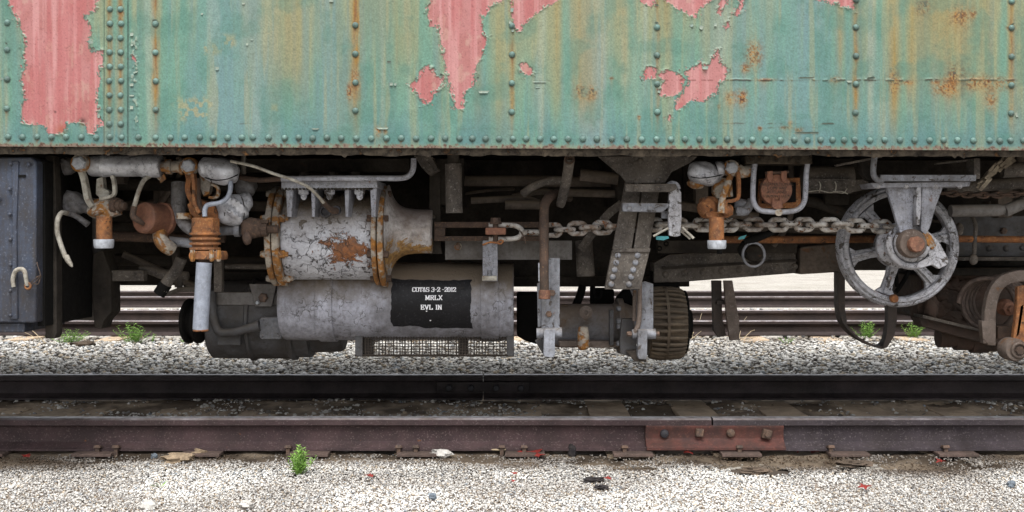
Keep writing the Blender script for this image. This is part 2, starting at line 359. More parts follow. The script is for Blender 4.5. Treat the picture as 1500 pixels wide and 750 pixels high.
# ------------------------------------------------------------------ numpy noise
def _h(ix, iy, seed):
    n = (ix.astype(np.int64) * 374761393 + iy.astype(np.int64) * 668265263 + seed * 974634777) & 0x7fffffff
    n = ((n ^ (n >> 13)) * 1274126177) & 0x7fffffff
    return ((n ^ (n >> 16)) & 0xffff) / 65535.0
def vnoise(x, y, seed=0):
    ix = np.floor(x); iy = np.floor(y); fx = x - ix; fy = y - iy
    fx = fx * fx * (3 - 2 * fx); fy = fy * fy * (3 - 2 * fy)
    a = _h(ix, iy, seed); b = _h(ix + 1, iy, seed); c = _h(ix, iy + 1, seed); d = _h(ix + 1, iy + 1, seed)
    return (a * (1 - fx) + b * fx) * (1 - fy) + (c * (1 - fx) + d * fx) * fy
def fbm(x, y, seed=0, oct_=4, g=.5):
    t = 0; a = 1; s = 0
    for o in range(oct_):
        t = t + a * vnoise(x * 2 ** o, y * 2 ** o, seed + o * 17); s += a; a *= g
    return t / s
def sst(x, a, b):
    t = np.clip((x - a) / (b - a), 0, 1); return t * t * (3 - 2 * t)
def np_mesh(name, verts, faces, cols=None):
    """verts (n,3), faces (m,k) equal-sized polygons, cols (n,3)"""
    me = bpy.data.meshes.new(name); n, (m, k) = len(verts), faces.shape
    me.vertices.add(n); me.vertices.foreach_set('co', np.ascontiguousarray(verts, np.float32).ravel())
    me.loops.add(m * k); me.loops.foreach_set('vertex_index', np.ascontiguousarray(faces, np.int32).ravel())
    me.polygons.add(m); me.polygons.foreach_set('loop_start', np.arange(0, m * k, k, dtype=np.int32))
    me.update(calc_edges=True); me.validate()
    if cols is not None:
        at = me.attributes.new('Col', 'FLOAT_COLOR', 'POINT')
        at.data.foreach_set('color', np.concatenate([cols, np.ones((n, 1))], 1).astype(np.float32).ravel())
    return me

# ------------------------------------------------------------------ ground
gm = bpy.data.materials.new('gravel_yard'); gm.use_nodes = True
nt = gm.node_tree; b_ = nt.nodes['Principled BSDF']; b_.inputs['Roughness'].default_value = .95
g_ = nt.nodes.new('ShaderNodeNewGeometry')
def _n(scale, det=6):
    n = nt.nodes.new('ShaderNodeTexNoise'); n.inputs['Scale'].default_value = scale; n.inputs['Detail'].default_value = det; n.inputs['Roughness'].default_value = .7
    nt.links.new(g_.outputs['Position'], n.inputs['Vector']); return n.outputs['Fac']
r1 = nt.nodes.new('ShaderNodeValToRGB'); nt.links.new(_n(60), r1.inputs[0])
r1.color_ramp.elements[0].position = .36; r1.color_ramp.elements[0].color = (.20, .18, .155, 1)
r1.color_ramp.elements[1].position = .62; r1.color_ramp.elements[1].color = (.60, .57, .52, 1)
r2 = nt.nodes.new('ShaderNodeValToRGB'); nt.links.new(_n(1.2), r2.inputs[0])
r2.color_ramp.elements[0].position = .3; r2.color_ramp.elements[0].color = (.72, .70, .66, 1)
r2.color_ramp.elements[1].position = .7; r2.color_ramp.elements[1].color = (1, 1, 1, 1)
mx = nt.nodes.new('ShaderNodeMix'); mx.data_type = 'RGBA'; mx.blend_type = 'MULTIPLY'; mx.inputs[0].default_value = 1
nt.links.new(r1.outputs[0], mx.inputs[6]); nt.links.new(r2.outputs[0], mx.inputs[7]); nt.links.new(mx.outputs[2], b_.inputs['Base Color'])
bp_ = nt.nodes.new('ShaderNodeBump'); bp_.inputs['Strength'].default_value = .6; bp_.inputs['Distance'].default_value = .02
nt.links.new(_n(70), bp_.inputs['Height']); nt.links.new(bp_.outputs[0], b_.inputs['Normal'])
gz = -.045
me = bpy.data.meshes.new('ground'); me.from_pydata([(-400, -60, gz), (400, -60, gz), (400, 700, gz), (-400, 700, gz)], [], [(0, 1, 2, 3)])
me.materials.append(gm); ground = bpy.data.objects.new('ground', me); COL.objects.link(ground); tag(ground, kind='structure')

def dirt_sheet(name, x0, x1, y0, y1, step, zf, cf):
    xs = np.arange(x0, x1 + step, step); ys = np.arange(y0, y1 + step, step); X, Y = np.meshgrid(xs, ys); nx, ny = len(xs), len(ys)
    v = np.stack([X, Y, zf(X, Y)], -1).reshape(-1, 3); c = cf(X, Y).reshape(-1, 3)
    i = np.arange(nx - 1)[None, :] + np.arange(ny - 1)[:, None] * nx
    f = np.stack([i, i + 1, i + nx + 1, i + nx], -1).reshape(-1, 4)
    me = np_mesh(name, v, f, c); me.shade_smooth(); o = bpy.data.objects.new(name, me); COL.objects.link(o)
    me.materials.append(attr_mat(name, .95, 160, .7, .2)); return tag(o, kind='structure')
TIE_X = [.06 + .5 * k for k in range(-8, 10)]
def tie_mask(X): 
    d = np.abs(((X - .06 + .25) % .5) - .25); return sst(d, .125, .095)
def zf(X, Y):
    z = -.030 + .030 * (fbm(X * 3, Y * 3, 3) - .45) + .022 * (fbm(X * 14, Y * 14, 5) - .5) + .008 * (vnoise(X * 60, Y * 60, 8) - .5)
    cover = sst(-X, -.6, .5) * .012 + sst(X, 1.9, 2.4) * .006
    z = z + cover - .012 * tie_mask(X) * sst(X, -.2, .5)
    z = z + .018 * np.exp(-((Y - 6.40) / .10) ** 2)                     # dirt heaped against the far rail
    return np.where(Y < 5.0, np.minimum(z, -.026), z) - .03 * sst(Y, 6.95, 7.2)
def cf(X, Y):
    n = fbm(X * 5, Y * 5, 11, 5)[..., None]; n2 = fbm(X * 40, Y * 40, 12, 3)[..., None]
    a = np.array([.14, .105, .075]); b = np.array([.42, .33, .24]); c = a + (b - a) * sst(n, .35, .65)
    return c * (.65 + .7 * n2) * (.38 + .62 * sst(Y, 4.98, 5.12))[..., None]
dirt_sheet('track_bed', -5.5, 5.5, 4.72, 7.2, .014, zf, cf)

# ------------------------------------------------------------------ stones
def ico():
    t = (1 + 5 ** .5) / 2
    v = np.array([(-1,t,0),(1,t,0),(-1,-t,0),(1,-t,0),(0,-1,t),(0,1,t),(0,-1,-t),(0,1,-t),(t,0,-1),(t,0,1),(-t,0,-1),(-t,0,1)], float)
    f = np.array([(0,11,5),(0,5,1),(0,1,7),(0,7,10),(0,10,11),(1,5,9),(5,11,4),(11,10,2),(10,7,6),(7,1,8),(3,9,4),(3,4,2),(3,2,6),(3,6,8),(3,8,9),(4,9,5),(2,4,11),(6,2,10),(8,6,7),(9,8,1)])
    return v / np.linalg.norm(v[0]), f
IV, IF = ico()
def stones(name, pos, rad, cols, flat=.62, seed=1, rough=.9):
    rg = np.random.default_rng(seed); n = len(pos)
    var = np.stack([IV * rg.uniform(.68, 1.2, (12, 1)) for _ in range(24)])
    v = var[rg.integers(0, 24, n)]                                      # n,12,3
    sc = np.stack([rg.uniform(.75, 1.35, n), rg.uniform(.7, 1.1, n), rg.uniform(.5, .95, n)], -1)
    v = v * sc[:, None, :]
    q = rg.normal(size=(n, 4)); q /= np.linalg.norm(q, axis=1, keepdims=True); w, x, y, z = q.T
    Rm = np.stack([1-2*(y*y+z*z),2*(x*y-z*w),2*(x*z+y*w),2*(x*y+z*w),1-2*(x*x+z*z),2*(y*z-x*w),2*(x*z-y*w),2*(y*z+x*w),1-2*(x*x+y*y)],-1).reshape(n,3,3)
    v = np.einsum('nij,nkj->nki', Rm, v); v[:, :, 2] *= flat
    v = v * rad[:, None, None] + pos[:, None, :]
    f = (IF[None] + 12 * np.arange(n)[:, None, None]).reshape(-1, 3)
    me = np_mesh(name, v.reshape(-1, 3), f, np.repeat(cols, 12, 0))
    me.materials.append(attr_mat(name, rough, 220, .35, .3))
    o = bpy.data.objects.new(name, me); COL.objects.link(o); return tag(o, kind='stuff')
def stone_cols(n, rg, bright=1.0):
    c = np.empty((n, 3)); u = rg.random(n); g = rg.random((n, 1))
    c[:] = np.array([.68, .665, .63]) * (.74 + .5 * g)
    k = (u > .60) & (u <= .78); c[k] = np.array([.34, .335, .33]) * (.7 + .7 * g[k])
    k = (u > .76) & (u <= .86); c[k] = np.array([.42, .34, .245]) * (.7 + .6 * g[k])
    k = (u > .86) & (u <= .95); c[k] = np.array([.11, .105, .10]) * (.6 + 1. * g[k])
    k = u > .95; c[k] = np.array([.22, .26, .30]) * (.7 + .6 * g[k])
    return np.clip(c * bright, 0, .82)
rg = np.random.default_rng(3)
# the white chippings in front of the track
n = 185000
px_ = rg.uniform(-3.4, 3.4, n); py_ = 3.45 + 1.55 * rg.random(n)
edge = 4.80 + .30 * (fbm(px_ * 1.3, px_ * 0 + 3, 21) - .42) - .15 * sst(px_, 1.1, 1.8) - .06 * sst(-px_, 1.6, 2.4)
dn = fbm(px_ * 6, py_ * 6, 25)
keep = (py_ < edge) | ((rg.random(n) < .10 + .50 * sst(dn, .45, .62)))
for hx, hy, rx, ry in ((1.08, 4.66, .13, .075), (.54, 4.70, .10, .05), (1.53, 4.72, .11, .03), (.98, 4.74, .09, .04)):
    keep &= ((px_ - hx) / rx) ** 2 + ((py_ - hy) / ry) ** 2 + .8 * (dn - .5) > 1 + 0 * py_
px_, py_ = px_[keep], py_[keep]; n = len(px_); edge = edge[keep]
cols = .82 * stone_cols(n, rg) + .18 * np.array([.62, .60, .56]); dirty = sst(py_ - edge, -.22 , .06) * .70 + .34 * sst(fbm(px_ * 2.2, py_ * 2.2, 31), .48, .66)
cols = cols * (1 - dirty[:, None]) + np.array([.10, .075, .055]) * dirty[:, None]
rad = .0028 + .0040 * rg.random(n) ** 1.6
big = rg.random(n) < .012; rad[big] *= 1.6
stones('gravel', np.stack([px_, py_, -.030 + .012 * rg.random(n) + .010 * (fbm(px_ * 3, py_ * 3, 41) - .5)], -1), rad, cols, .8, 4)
def cb(X, Y):
    n = fbm(X * 9, Y * 9, 71, 3)[..., None]; return np.array([.05, .04, .032]) * (.6 + .8 * n)
dirt_sheet('ballast_bed', -8, 8, 6.9, 10.5, .08, lambda X, Y: -.034 + .008 * fbm(X * 4, Y * 4, 72), cb)
dirt_sheet('fore_bed', -4, 4, 3.3, 4.74, .05, lambda X, Y: -.037 + .006 * fbm(X * 4, Y * 4, 73), lambda X, Y: cb(X, Y) * (1.3 + 3.5 * sst(Y, 4.62, 4.40))[..., None])
# coarse ballast between this track and the next
n = 56000
px_ = rg.uniform(-7.2, 7.2, n); py_ = 6.72 + 3.75 * rg.random(n)
cols = .75 * stone_cols(n, rg, 1.12) + .25 * np.array([.52, .47, .40]); 
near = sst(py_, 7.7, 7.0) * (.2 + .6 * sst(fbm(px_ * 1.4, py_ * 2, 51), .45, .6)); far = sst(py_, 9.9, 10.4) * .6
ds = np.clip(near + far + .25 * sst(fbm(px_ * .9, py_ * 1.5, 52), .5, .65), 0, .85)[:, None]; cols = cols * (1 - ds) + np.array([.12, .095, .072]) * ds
rad = .009 + .019 * rg.random(n) ** 2
stones('ballast', np.stack([px_, py_, -.03 + .022 * rg.random(n)], -1), rad, cols, .62, 5)
# pebbles lying in the dirt between the rails
n = 15000
px_ = rg.uniform(-3.6, 4.2, n); py_ = 5.1 + 1.75 * rg.random(n) ** .8
k = (rg.random(n) < .10 + .75 * sst(fbm(px_ * 3, py_ * 3, 61), .48, .62)) ; px_, py_ = px_[k], py_[k]; n = len(px_)
cols = stone_cols(n, rg) * .75 + np.array([.05, .038, .026])
stones('pebbles', np.stack([px_, py_, zf(px_, py_) + .002], -1), .004 + .014 * rg.random(n) ** 2.5, cols, .8, 6)
# ballast of the tracks behind
n = 16000
px_ = rg.uniform(-11, 11, n); py_ = np.concatenate([10.65 + 3.7 * rg.random(n // 2), 12.1 + 2.2 * rg.random(n - n // 2)])
cols = stone_cols(n, rg, .9); stones('far_ballast', np.stack([px_, py_, -.035 + .025 * rg.random(n)], -1), .014 + .02 * rg.random(n), cols, .7, 7)

# ------------------------------------------------------------------ rails
HD = .066; RH = .146; BS = .132
prof = [(-BS/2, 0), (BS/2, 0), (BS/2, .010), (.030, .022), (.009, .034), (.008, .095), (.014, .106), (HD/2, .113), (HD/2, .138), (HD/2 - .007, RH), (-HD/2 + .007, RH), (-HD/2, .138), (-HD/2, .113), (-.014, .106), (-.008, .095), (-.009, .034), (-.030, .022), (-BS/2, .010)]
def rail(x0, x1, yc, mweb, label, group=None, step=.25):
    m = max(2, int((x1 - x0) / step)); vs_ = []; npf = len(prof)
    for i in range(m + 1):
        x = x0 + (x1 - x0) * i / m; w = .0012 * math.sin(x * 3.1 + yc)
        vs_ += [(x, yc + y + w, z + .0008 * math.sin(x * 2.3 + yc * 3)) for y, z in prof]
    fs = [tuple(range(npf)), tuple(m * npf + k for k in range(npf))[::-1]]
    for i in range(m):
        for k in range(npf):
            l = (k + 1) % npf; fs.append((i * npf + k, (i + 1) * npf + k, (i + 1) * npf + l, i * npf + l))
    mb = MB(); mb.add(vs_, fs); o = obj('rail', mb, mweb, None, ang=32)
    o.data.materials.append(M['head'])
    for p in o.data.polygons:
        if p.normal.z > .5 and (p.center.z + WORLD[o.name].z) > .13: p.material_index = 1
    tag(o, label, 'rail', group); return o
YN, YF = 5.05, 6.56
JX = P(1043.5, 620, YN - .033).x
rail(-6.5, JX - .004, YN, M['rail'], 'long purplish brown rail in front, running left from the red joint bar', 'rails of the track under the railcar')
rail(JX + .004, 6.5, YN, M['railg'], 'greyish brown rail in front, running right from the gap at the red joint bar', 'rails of the track under the railcar')
JF = P(708, 555, YF).x
rail(-8, JF - .003, YF, M['raild'], 'dark shaded rail behind the front rail, left of its thin gap', 'rails of the track under the railcar')
rail(JF + .003, 8, YF, M['raild'], 'dark shaded rail behind the front rail, right of its thin gap', 'rails of the track under the railcar')
rail(-14, 14, 10.58, M['railb'], 'nearest rail of the next track, seen under the railcar beyond the ballast', 'rails of the tracks beyond')
rail(-14, 14, 12.02, M['railb'], 'second rail beyond the ballast, behind the nearest rail of the next track', 'rails of the tracks beyond')
rail(-18, 18, 14.5, M['railb'], 'third rail beyond the ballast, front rail of the farthest track', 'rails of the tracks beyond')
rail(-18, 18, 15.95, M['railb'], 'farthest rail, last one before the open pale gravel', 'rails of the tracks beyond')

# joint bar bolted over the front rail joint
yb = YN - .045
jb = thing('joint_bar', 'red oxide joint bar with four bolts joining the two front rails', 'joint bar', P(1048, 655, yb) * 1)
x0, x1 = P(946, 640, yb).x, P(1149, 640, yb).x
pf = [(YN - .012, .036), (YN - .036, .026), (YN - .070, .013), (YN - .070, .004), (YN - .078, .004), (YN - .078, .020), (YN - .040, .040), (YN - .030, .050), (YN - .030, .088), (YN - .038, .100), (YN - .038, .112), (YN - .012, .112)]
mb = MB(); npf = len(pf); mm = 40; vs_ = []
for i in range(mm + 1):
    vs_ += [(x0 + (x1 - x0) * i / mm, y, z) for y, z in pf]
fs = [tuple(range(npf))[::-1], tuple(mm * npf + k for k in range(npf))]
for i in range(mm):
    for k in range(npf): fs.append((i * npf + k, i * npf + (k + 1) % npf, (i + 1) * npf + (k + 1) % npf, (i + 1) * npf + k))
mb.add(vs_, fs); obj('bar', mb, M['joint'], jb, .002)
for bx, by, kind in ((973, 635, 'round'), (1024, 633, 'square'), (1070, 634, 'round'), (1122, 635, 'nut')):
    mb = MB(); yy = YN - .030; c = P(bx, by, yy)
    if kind == 'round': mb.lathe(c, (0, -1, 0), [(0, .020), (.008, .021), (.016, .017), (.020, .008)], 16)
    elif kind == 'square': mb.lathe(c, (0, -1, 0), [(0, .026), (.024, .026), (.028, .022)], 4, R(40))
    else:
        mb.lathe(c, (0, -1, 0), [(0, .030), (.026, .030), (.030, .026)], 4, R(30)); mb.lathe(c + Vector((0, -.030, 0)), (0, -1, 0), [(0, .014), (.012, .013)], 12)
    obj('bolt', mb, M['darkbolt'] if bx == 973 else M['ironbolt'], jb, .0015)
fj = thing('joint_bar', 'dark joint bar in shade on the inner rail, under the lettered tank', 'joint bar', P(762, 585, YF - .05))
xa, xb = P(640, 560, YF).x, P(775, 560, YF).x
mb = MB(); mb.box((xa, YF - .036, .045), (xb, YF - .012, .105)); obj('bar', mb, M['raild'], fj, .003)
for bx in (658, 690, 727, 763):
    mb = MB(); mb.lathe(P(bx, 568, YF - .036), (0, -1, 0), [(0, .022), (.02, .021), (.024, .016)], 6); obj('bolt', mb, M['darkbolt'], fj)

# ties, tie plates and spikes
def tie(x, y0, y1, w, label, group, seed, m='tie', z=-.018):
    rnd = random.Random(seed); mb = MB(); a = [];  k = 14
    for i in range(k + 1):
        y = y0 + (y1 - y0) * i / k
        a += [(x - w/2 + rnd.uniform(-.006, .006), y, z + rnd.uniform(-.003, .002)), (x - w * .12 + rnd.uniform(-.005, .005), y, z + rnd.uniform(-.004, .002)), (x - w * .10, y, z - .004), (x + w * .15, y, z + rnd.uniform(-.003, .003)), (x + w/2 + rnd.uniform(-.006, .006), y, z + rnd.uniform(-.003, .001)), (x + w/2, y, z - .16), (x - w/2, y, z - .16)]
    fs = [tuple(range(7)), tuple(k * 7 + j for j in range(7))[::-1]]
    for i in range(k):
        for j in range(7): fs.append((i * 7 + j, (i + 1) * 7 + j, (i + 1) * 7 + (j + 1) % 7, i * 7 + (j + 1) % 7))
    mb.add(a, fs); o = obj('tie', mb, M[m], None, ang=30); return tag(o, label, 'tie', group)
ties_txt = ['half buried at the far left, below the blue steel box', 'half buried below the left rust tube with white cap', 'half buried just left below the hanging grey pipe', 'buried below the motor housing', 'buried below the brake cylinder', 'buried in dirt below the black stencil panel',
            'greyish, below the left forked hanger near mid picture', 'pale, below the forked hanger beside the ribbed drum', 'pale, behind the left half of the red joint bar', 'pale, behind the right end of the red joint bar', 'below the hanging strap loop', 'at the right, below the bogie']
for i, x in enumerate(TIE_X[2:14]):
    tie(x, 5.01, 7.05, .225, 'weathered wooden tie ' + ties_txt[i], 'ties of the track under the railcar', i)
def spike(x, y, group='rail spikes', label=None, z=.0):
    mb = MB(); mb.box((x - .009, y - .009, z - .05), (x + .009, y + .009, z + .018))
    mb.add([(x - .017, y - .016, z + .018), (x + .017, y - .016, z + .018), (x + .017, y + .026, z + .014), (x - .017, y + .026, z + .014), (x - .013, y - .012, z + .032), (x + .013, y - .012, z + .032), (x + .012, y + .02, z + .026), (x - .012, y + .02, z + .026)],
           [(0,3,2,1),(4,5,6,7),(0,1,5,4),(1,2,6,5),(2,3,7,6),(3,0,4,7)])
    return tag(obj('rail_spike', mb, M['ironbolt'], None, .002), label, 'spike', group)
for i, x in enumerate(TIE_X[3:13]):
    px = 750 + x * 316
    mb = MB(); mb.box((x - .092, YN - .128, -.017), (x + .092, YN + .15, -.001)); 
    o = obj('tie_plate', mb, M['tieplate'], None, .003)
    where = ['at the far left edge, below the blue box', 'below the left white capped tube', 'below the hanging grey pipe', 'just right of the green weed', 'with two spikes, left of the dry twig', 'beside the dry twig and red scraps', 'at the left end of the red joint bar', 'below the right half of the red joint bar', 'just right of the red joint bar', 'by the pale dry stalk at the right'][i]
    tag(o, 'rusty tie plate under the front rail ' + where, 'tie plate', 'tie plates of the front rail')
SP = [(143, 655), (170, 654), (422, 654), (584, 654), (609, 653), (735, 654), (768, 653), (915, 654), (1083, 654), (1217, 652), (1385, 655)]
txts = ['left of a second spike near the left end of the front rail', 'right of a second spike near the left end of the front rail', 'standing by the green weed', 'left one of a pair on the bare tie plate', 'right one of a pair on the bare tie plate', 'left one of a pair above the dry twig', 'right one of a pair above the dry twig', 'left of the red joint bar', 'under the red joint bar', 'low and bent, right of the red joint bar', 'rusty, by the pale dry stalk at the right']
for (x, y), t in zip(SP, txts):
    yy = YN - BS / 2 - .014; spike((x - XC) * yy / F, yy, label='rail spike ' + t, z=.0)
# a few worn ties show under the next track
for i, px in enumerate((40, 170, 620, 760, 1100, 1210, 1330)):
    x = (px - XC) * 10.4 / F
    mb = MB(); mb.box((x - .12, 10.15, -.16), (x + .12, 12.45, -.008)); mb.jitter(.008, i)
    w = ['beyond the blue box foot', 'behind the left leafy weeds', 'through the wire guard', 'just right of the wire guard', 'behind the two dark posts', 'left of the hanging strap loop', 'below the spoked wheel'][i]
    tag(obj('tie', mb, M['tie'], None, .004), 'brown tie of the next track, its end seen ' + w, 'tie', 'ties of the next track')

# ================================================================== the railcar
car = thing('railcar', 'green railcar side with peeling paint over rusty underframe gear', 'railcar', (0, 5.8, 0))
YP = 4.30
yb = lambda x: 214.6 + 5.8 * x / 1500
PINK = [
 [(12,-80),(12,0),(20,18),(30,42),(38,60),(35,81),(37,99),(31,120),(37,141),(33,160),(30,180),(65,184),(70,195),(93,197),(96,181),(123,180),(129,196),(140,197),(141,186),(152,185),(150,176),(141,147),(147,114),(146,99),(152,98),(152,75),(135,74),(130,60),(135,42),(126,24),(137,18),(143,0),(143,-80)],
 [(192,80),(199,84),(199,94),(193,88)],
 [(560,-80),(600,-40),(628,-12),(630,0),(624,14),(630,28),(630,39),(642,39),(646,60),(652,93),(661,138),(666,158),(680,158),(680,138),(694,123),(697,99),(706,81),(714,54),(708,45),(704,23),(712,21),(723,6),(745,-2),(760,-80)],
 [(598,126),(613,114),(615,104),(624,96),(636,100),(640,112),(650,111),(650,126),(633,138),(631,150),(625,152),(615,147),(612,135)],
 [(762,-80),(748,0),(751,36),(757,47),(762,44),(775,30),(795,13),(818,0),(850,-80)],
 [(760,95),(771,91),(781,102),(780,109),(768,109),(761,103)],
 [(939,-80),(939,0),(942,6),(955,12),(960,0),(960,-80)],
 [(965,-80),(975,0),(990,12),(1011,24),(1020,28),(1022,15),(1029,12),(1045,0),(1060,-80)],
 [(1053,-8),(1066,-5),(1066,3),(1057,20),(1051,20)], [(1084,-10),(1092,-6),(1089,12),(1080,25),(1075,20),(1083,6)], [(1060,40),(1066,30),(1068,38),(1063,45)],
 [(948,97),(963,100),(957,117),(940,115)],
 [(963,108),(975,102),(996,108),(1002,117),(999,132),(988,140),(969,141),(964,136),(972,120)],
 [(1003,105),(1026,93),(1038,96),(1041,84),(1053,73),(1056,90),(1066,103),(1062,114),(1056,120),(1051,135),(1041,138),(1033,150),(1011,147),(1005,156),(990,163),(988,150),(1002,132),(1008,117)],
 [(981,168),(984,172),(979,179),(977,177)],
 [(1170,-80),(1195,0),(1215,5),(1222,2),(1234,9),(1251,13),(1254,-80)],
]
gx = np.arange(-170, 1671, 1.0); gt = np.linspace(0, 1, 287)
GX, GT = np.meshgrid(gx, gt); GY = -70 + (yb(GX) + 70) * GT
wx = GX + 6.0 * (fbm(GX / 9, GY / 9, 101, 4) - .5) + 2.2 * (vnoise(GX / 1.7, GY / 1.7, 103) - .5)
wy = GY + 6.0 * (fbm(GX / 9, GY / 9, 105, 4) - .5) + 2.2 * (vnoise(GX / 1.7, GY / 1.7, 107) - .5)
sdist = np.full(GX.shape, 60.0)                                    # > 0 paint, < 0 bare primer
for poly in PINK:
    p = np.array(poly, float); lo = p.min(0) - 14; hi = p.max(0) + 14
    c0, c1 = np.searchsorted(gx, lo[0]), np.searchsorted(gx, hi[0])
    X = wx[:, c0:c1]; Y = wy[:, c0:c1]; d = np.full(X.shape, 1e9); ins = np.zeros(X.shape, bool)
    for i in range(len(p)):
        a, b = p[i], p[(i + 1) % len(p)]; e = b - a
        t = np.clip(((X - a[0]) * e[0] + (Y - a[1]) * e[1]) / (e @ e), 0, 1)
        d = np.minimum(d, np.hypot(X - a[0] - t * e[0], Y - a[1] - t * e[1]))
        cr = ((a[1] > Y) != (b[1] > Y)) & (X < (b[0] - a[0]) * (Y - a[1]) / (b[1] - a[1] + 1e-12) + a[0]); ins ^= cr
    sg = np.where(ins, -d, d); cur = sdist[:, c0:c1]; sdist[:, c0:c1] = np.where(np.abs(sg) < np.abs(cur), sg, np.minimum(cur, np.abs(cur) * np.sign(cur)))
    sdist[:, c0:c1] = np.where(ins, -d, sdist[:, c0:c1])
n_ = fbm(GX / 3.2, GY / 3.2, 111, 3); sdist = np.where((sdist > .4) & (sdist < 9), np.minimum(sdist, (.725 - n_) * 26 + np.maximum(sdist - 2, 0) * .8), sdist)
def mixc(c, k, col): return c * (1 - k[..., None]) + np.array(col) * k[..., None]
K = .44
T_ = lambda r, g, b: tuple(K * v for v in lin(r, g, b))
c = np.empty(GX.shape + (3,)); c[:] = T_(120, 169, 148)
s1 = fbm(GX / 46, GY / 700, 1, 3); s2 = fbm(GX / 14, GY / 420, 2, 3); s3 = fbm(GX / 5, GY / 120, 3, 3); big = fbm(GX / 260, GY / 160, 4, 3)
c = mixc(c, sst(s1 * .6 + s2 * .4 + .20 * (1 - GY / 215) - .10 * sst(GX, 150, 60), .52, .78) * .8, T_(170, 168, 124))
c = mixc(c, sst(s2 * .5 + s3 * .5 - .12 + .25 * GY / 215, .42, .66) * .50, T_(112, 154, 156))
c = mixc(c, sst(fbm(GX / 30, GY / 300, 9, 3), .55, .75) * .45, T_(106, 142, 132))
c = mixc(c, sst(fbm(GX / 22, GY / 500, 10, 3), .60, .78) * .45, T_(186, 196, 176))
c = mixc(c, sst(GY, 150, 215) * .55 * sst(fbm(GX / 40, GY / 90, 12), .3, .6), T_(88, 141, 148))
for x0, wd, k in ((350, 60, .4), (480, 22, .3), (865, 26, .5), (1105, 45, .35), (1180, 32, .5), (330, 40, .35)):      # washed blue runs
    c = mixc(c, np.exp(-((GX - x0 + 8 * (s1 - .5)) / wd) ** 2) * k * (.5 + .8 * s3), T_(130, 165, 172))
for x0, wd, k, y_lo, y_hi in ((420, 16, .45, -80, 150), (438, 7, .4, -80, 140), (585, 12, .45, -80, 130), (600, 14, .45, -80, 110), (845, 8, .65, -80, 160), (815, 7, .55, -80, 180), (912, 12, .5, -80, 140), (1310, 8, .8, -80, 190), (1336, 7, .65, -80, 150), (1402, 26, .55, -80, 150), (1440, 16, .45, -80, 170), (1372, 20, .4, -80, 90), (976, 9, .55, -80, 90), (1232, 6, .5, -80, 120), (700, 6, .3, 60, 180), (730, 8, .45, -80, 190), (860, 14, .5, 120, 190), (1360, 50, .35, -80, 120)):
    c = mixc(c, np.exp(-((GX - x0 + 5 * (s2 - .5)) / wd) ** 2) * k * sst(GY, y_hi + 30, y_hi - 60) * (.35 + 1.0 * s3), T_(178, 150, 80))
for x0, wd, k in ((228, 6, .8), (521, 7, .95), (161, 5, .65), (177, 4, .7), (750, 4, .7), (963, 3, .5), (1253, 5, .7), (1481, 5, .7)):  # rust running down the rivet rows
    g = np.exp(-((GX - x0 - 1.5 * (vnoise(GX * 0 + 1, GY / 30, 77) - .5)) / wd) ** 2)
    c = mixc(c, np.clip(g * k * (.1 + 1.5 * fbm(GX / 3, GY / 28, 78)), 0, 1) * sst(GY, 225, 130), T_(178, 136, 58))
    c = mixc(c, np.exp(-((GX - x0) / (wd * .45)) ** 2) * k * .75 * sst(fbm(GX / 2, GY / 40, 79 + int(x0)), .44, .66) * sst(GY, 190, 90), T_(140, 80, 28))
def rust(cx, cy, rx, ry, k, run=25):
    global c
    n = fbm(GX / 2.4, GY / 2.4, int(cx) + 3, 4); d = ((GX - cx) / rx) ** 2 + ((GY - cy) / ry) ** 2
    c = mixc(c, np.clip(np.exp(-d) * k * 1.1, 0, 1) * sst(n, .25, .55), T_(198, 128, 36))
    r_ = np.exp(-((GX - cx) / (rx * .8)) ** 2) * sst(GY, cy - 4, cy + 4) * np.exp(-np.clip(GY - cy, 0, 999) / run)
    c = mixc(c, r_ * k * .55 * (.4 + s3), T_(184, 146, 78))
    c = mixc(c, np.exp(-d * .8) * sst(n, .54, .59) * k, T_(76, 36, 15))
for a in ((850, 131, 6, 7, 1, 22), (868, 134, 6, 7, 1, 22), (858, 142, 14, 5, .6, 16), (1104, 80, 10, 16, 1, 14), (1092, 100, 6, 6, .8, 12), (1070, 144, 7, 9, .9, 16), (1087, 143, 7, 10, 1, 22), (1053, 156, 2, 3, 1, 18),
          (1310, 118, 7, 14, 1, 60), (1400, 112, 14, 16, 1, 26), (1388, 130, 18, 10, .9, 30), (1440, 122, 34, 10, .9, 18), (1452, 145, 8, 14, .7, 12), (1405, 24, 12, 14, .9, 30), (1354, 8, 8, 10, .9, 24), (1425, 20, 5, 6, .7, 12),
          (1222, 117, 7, 4, .9, 18), (1330, 121, 8, 3, .9, 24), (1370, 121, 6, 3, .8, 26), (1170, 190, 5, 3, 1, 12), (1150, 187, 8, 2, .8, 8), (1158, 181, 3, 4, .8, 8), (554, 192, 4, 6, .9, 12), (565, 192, 3, 5, .8, 12), (936, 172, 2, 3, .9, 12),
          (512, 134, 4, 10, .9, 20), (521, 118, 7, 16, .6, 20), (121, 177, 4, 5, 1, 10), (90, 193, 7, 4, .8, 8), (1113, 188, 3, 3, .9, 12), (896, 115, 3, 2, .8, 12), (1480, 41, 5, 3, 1, 8), (1345, 10, 5, 7, .8, 20), (178, 20, 4, 12, .8, 24), (1120, 117, 12, 2, .8, 10)):
    rust(*a)
pale = sst(fbm(GX / 7, GY / 7, 140, 4), .50, .62)                     # scuffs where the top coat is rubbed thin
for cx, cy, rx, ry in ((285, 160, 30, 18), (310, 72, 14, 9), (335, 60, 11, 10), (402, 160, 5, 8), (396, 48, 5, 7)):
    c = mixc(c, np.exp(-(((GX - cx) / rx) ** 4 + ((GY - cy) / ry) ** 4)) * pale * .7, T_(190, 178, 130))
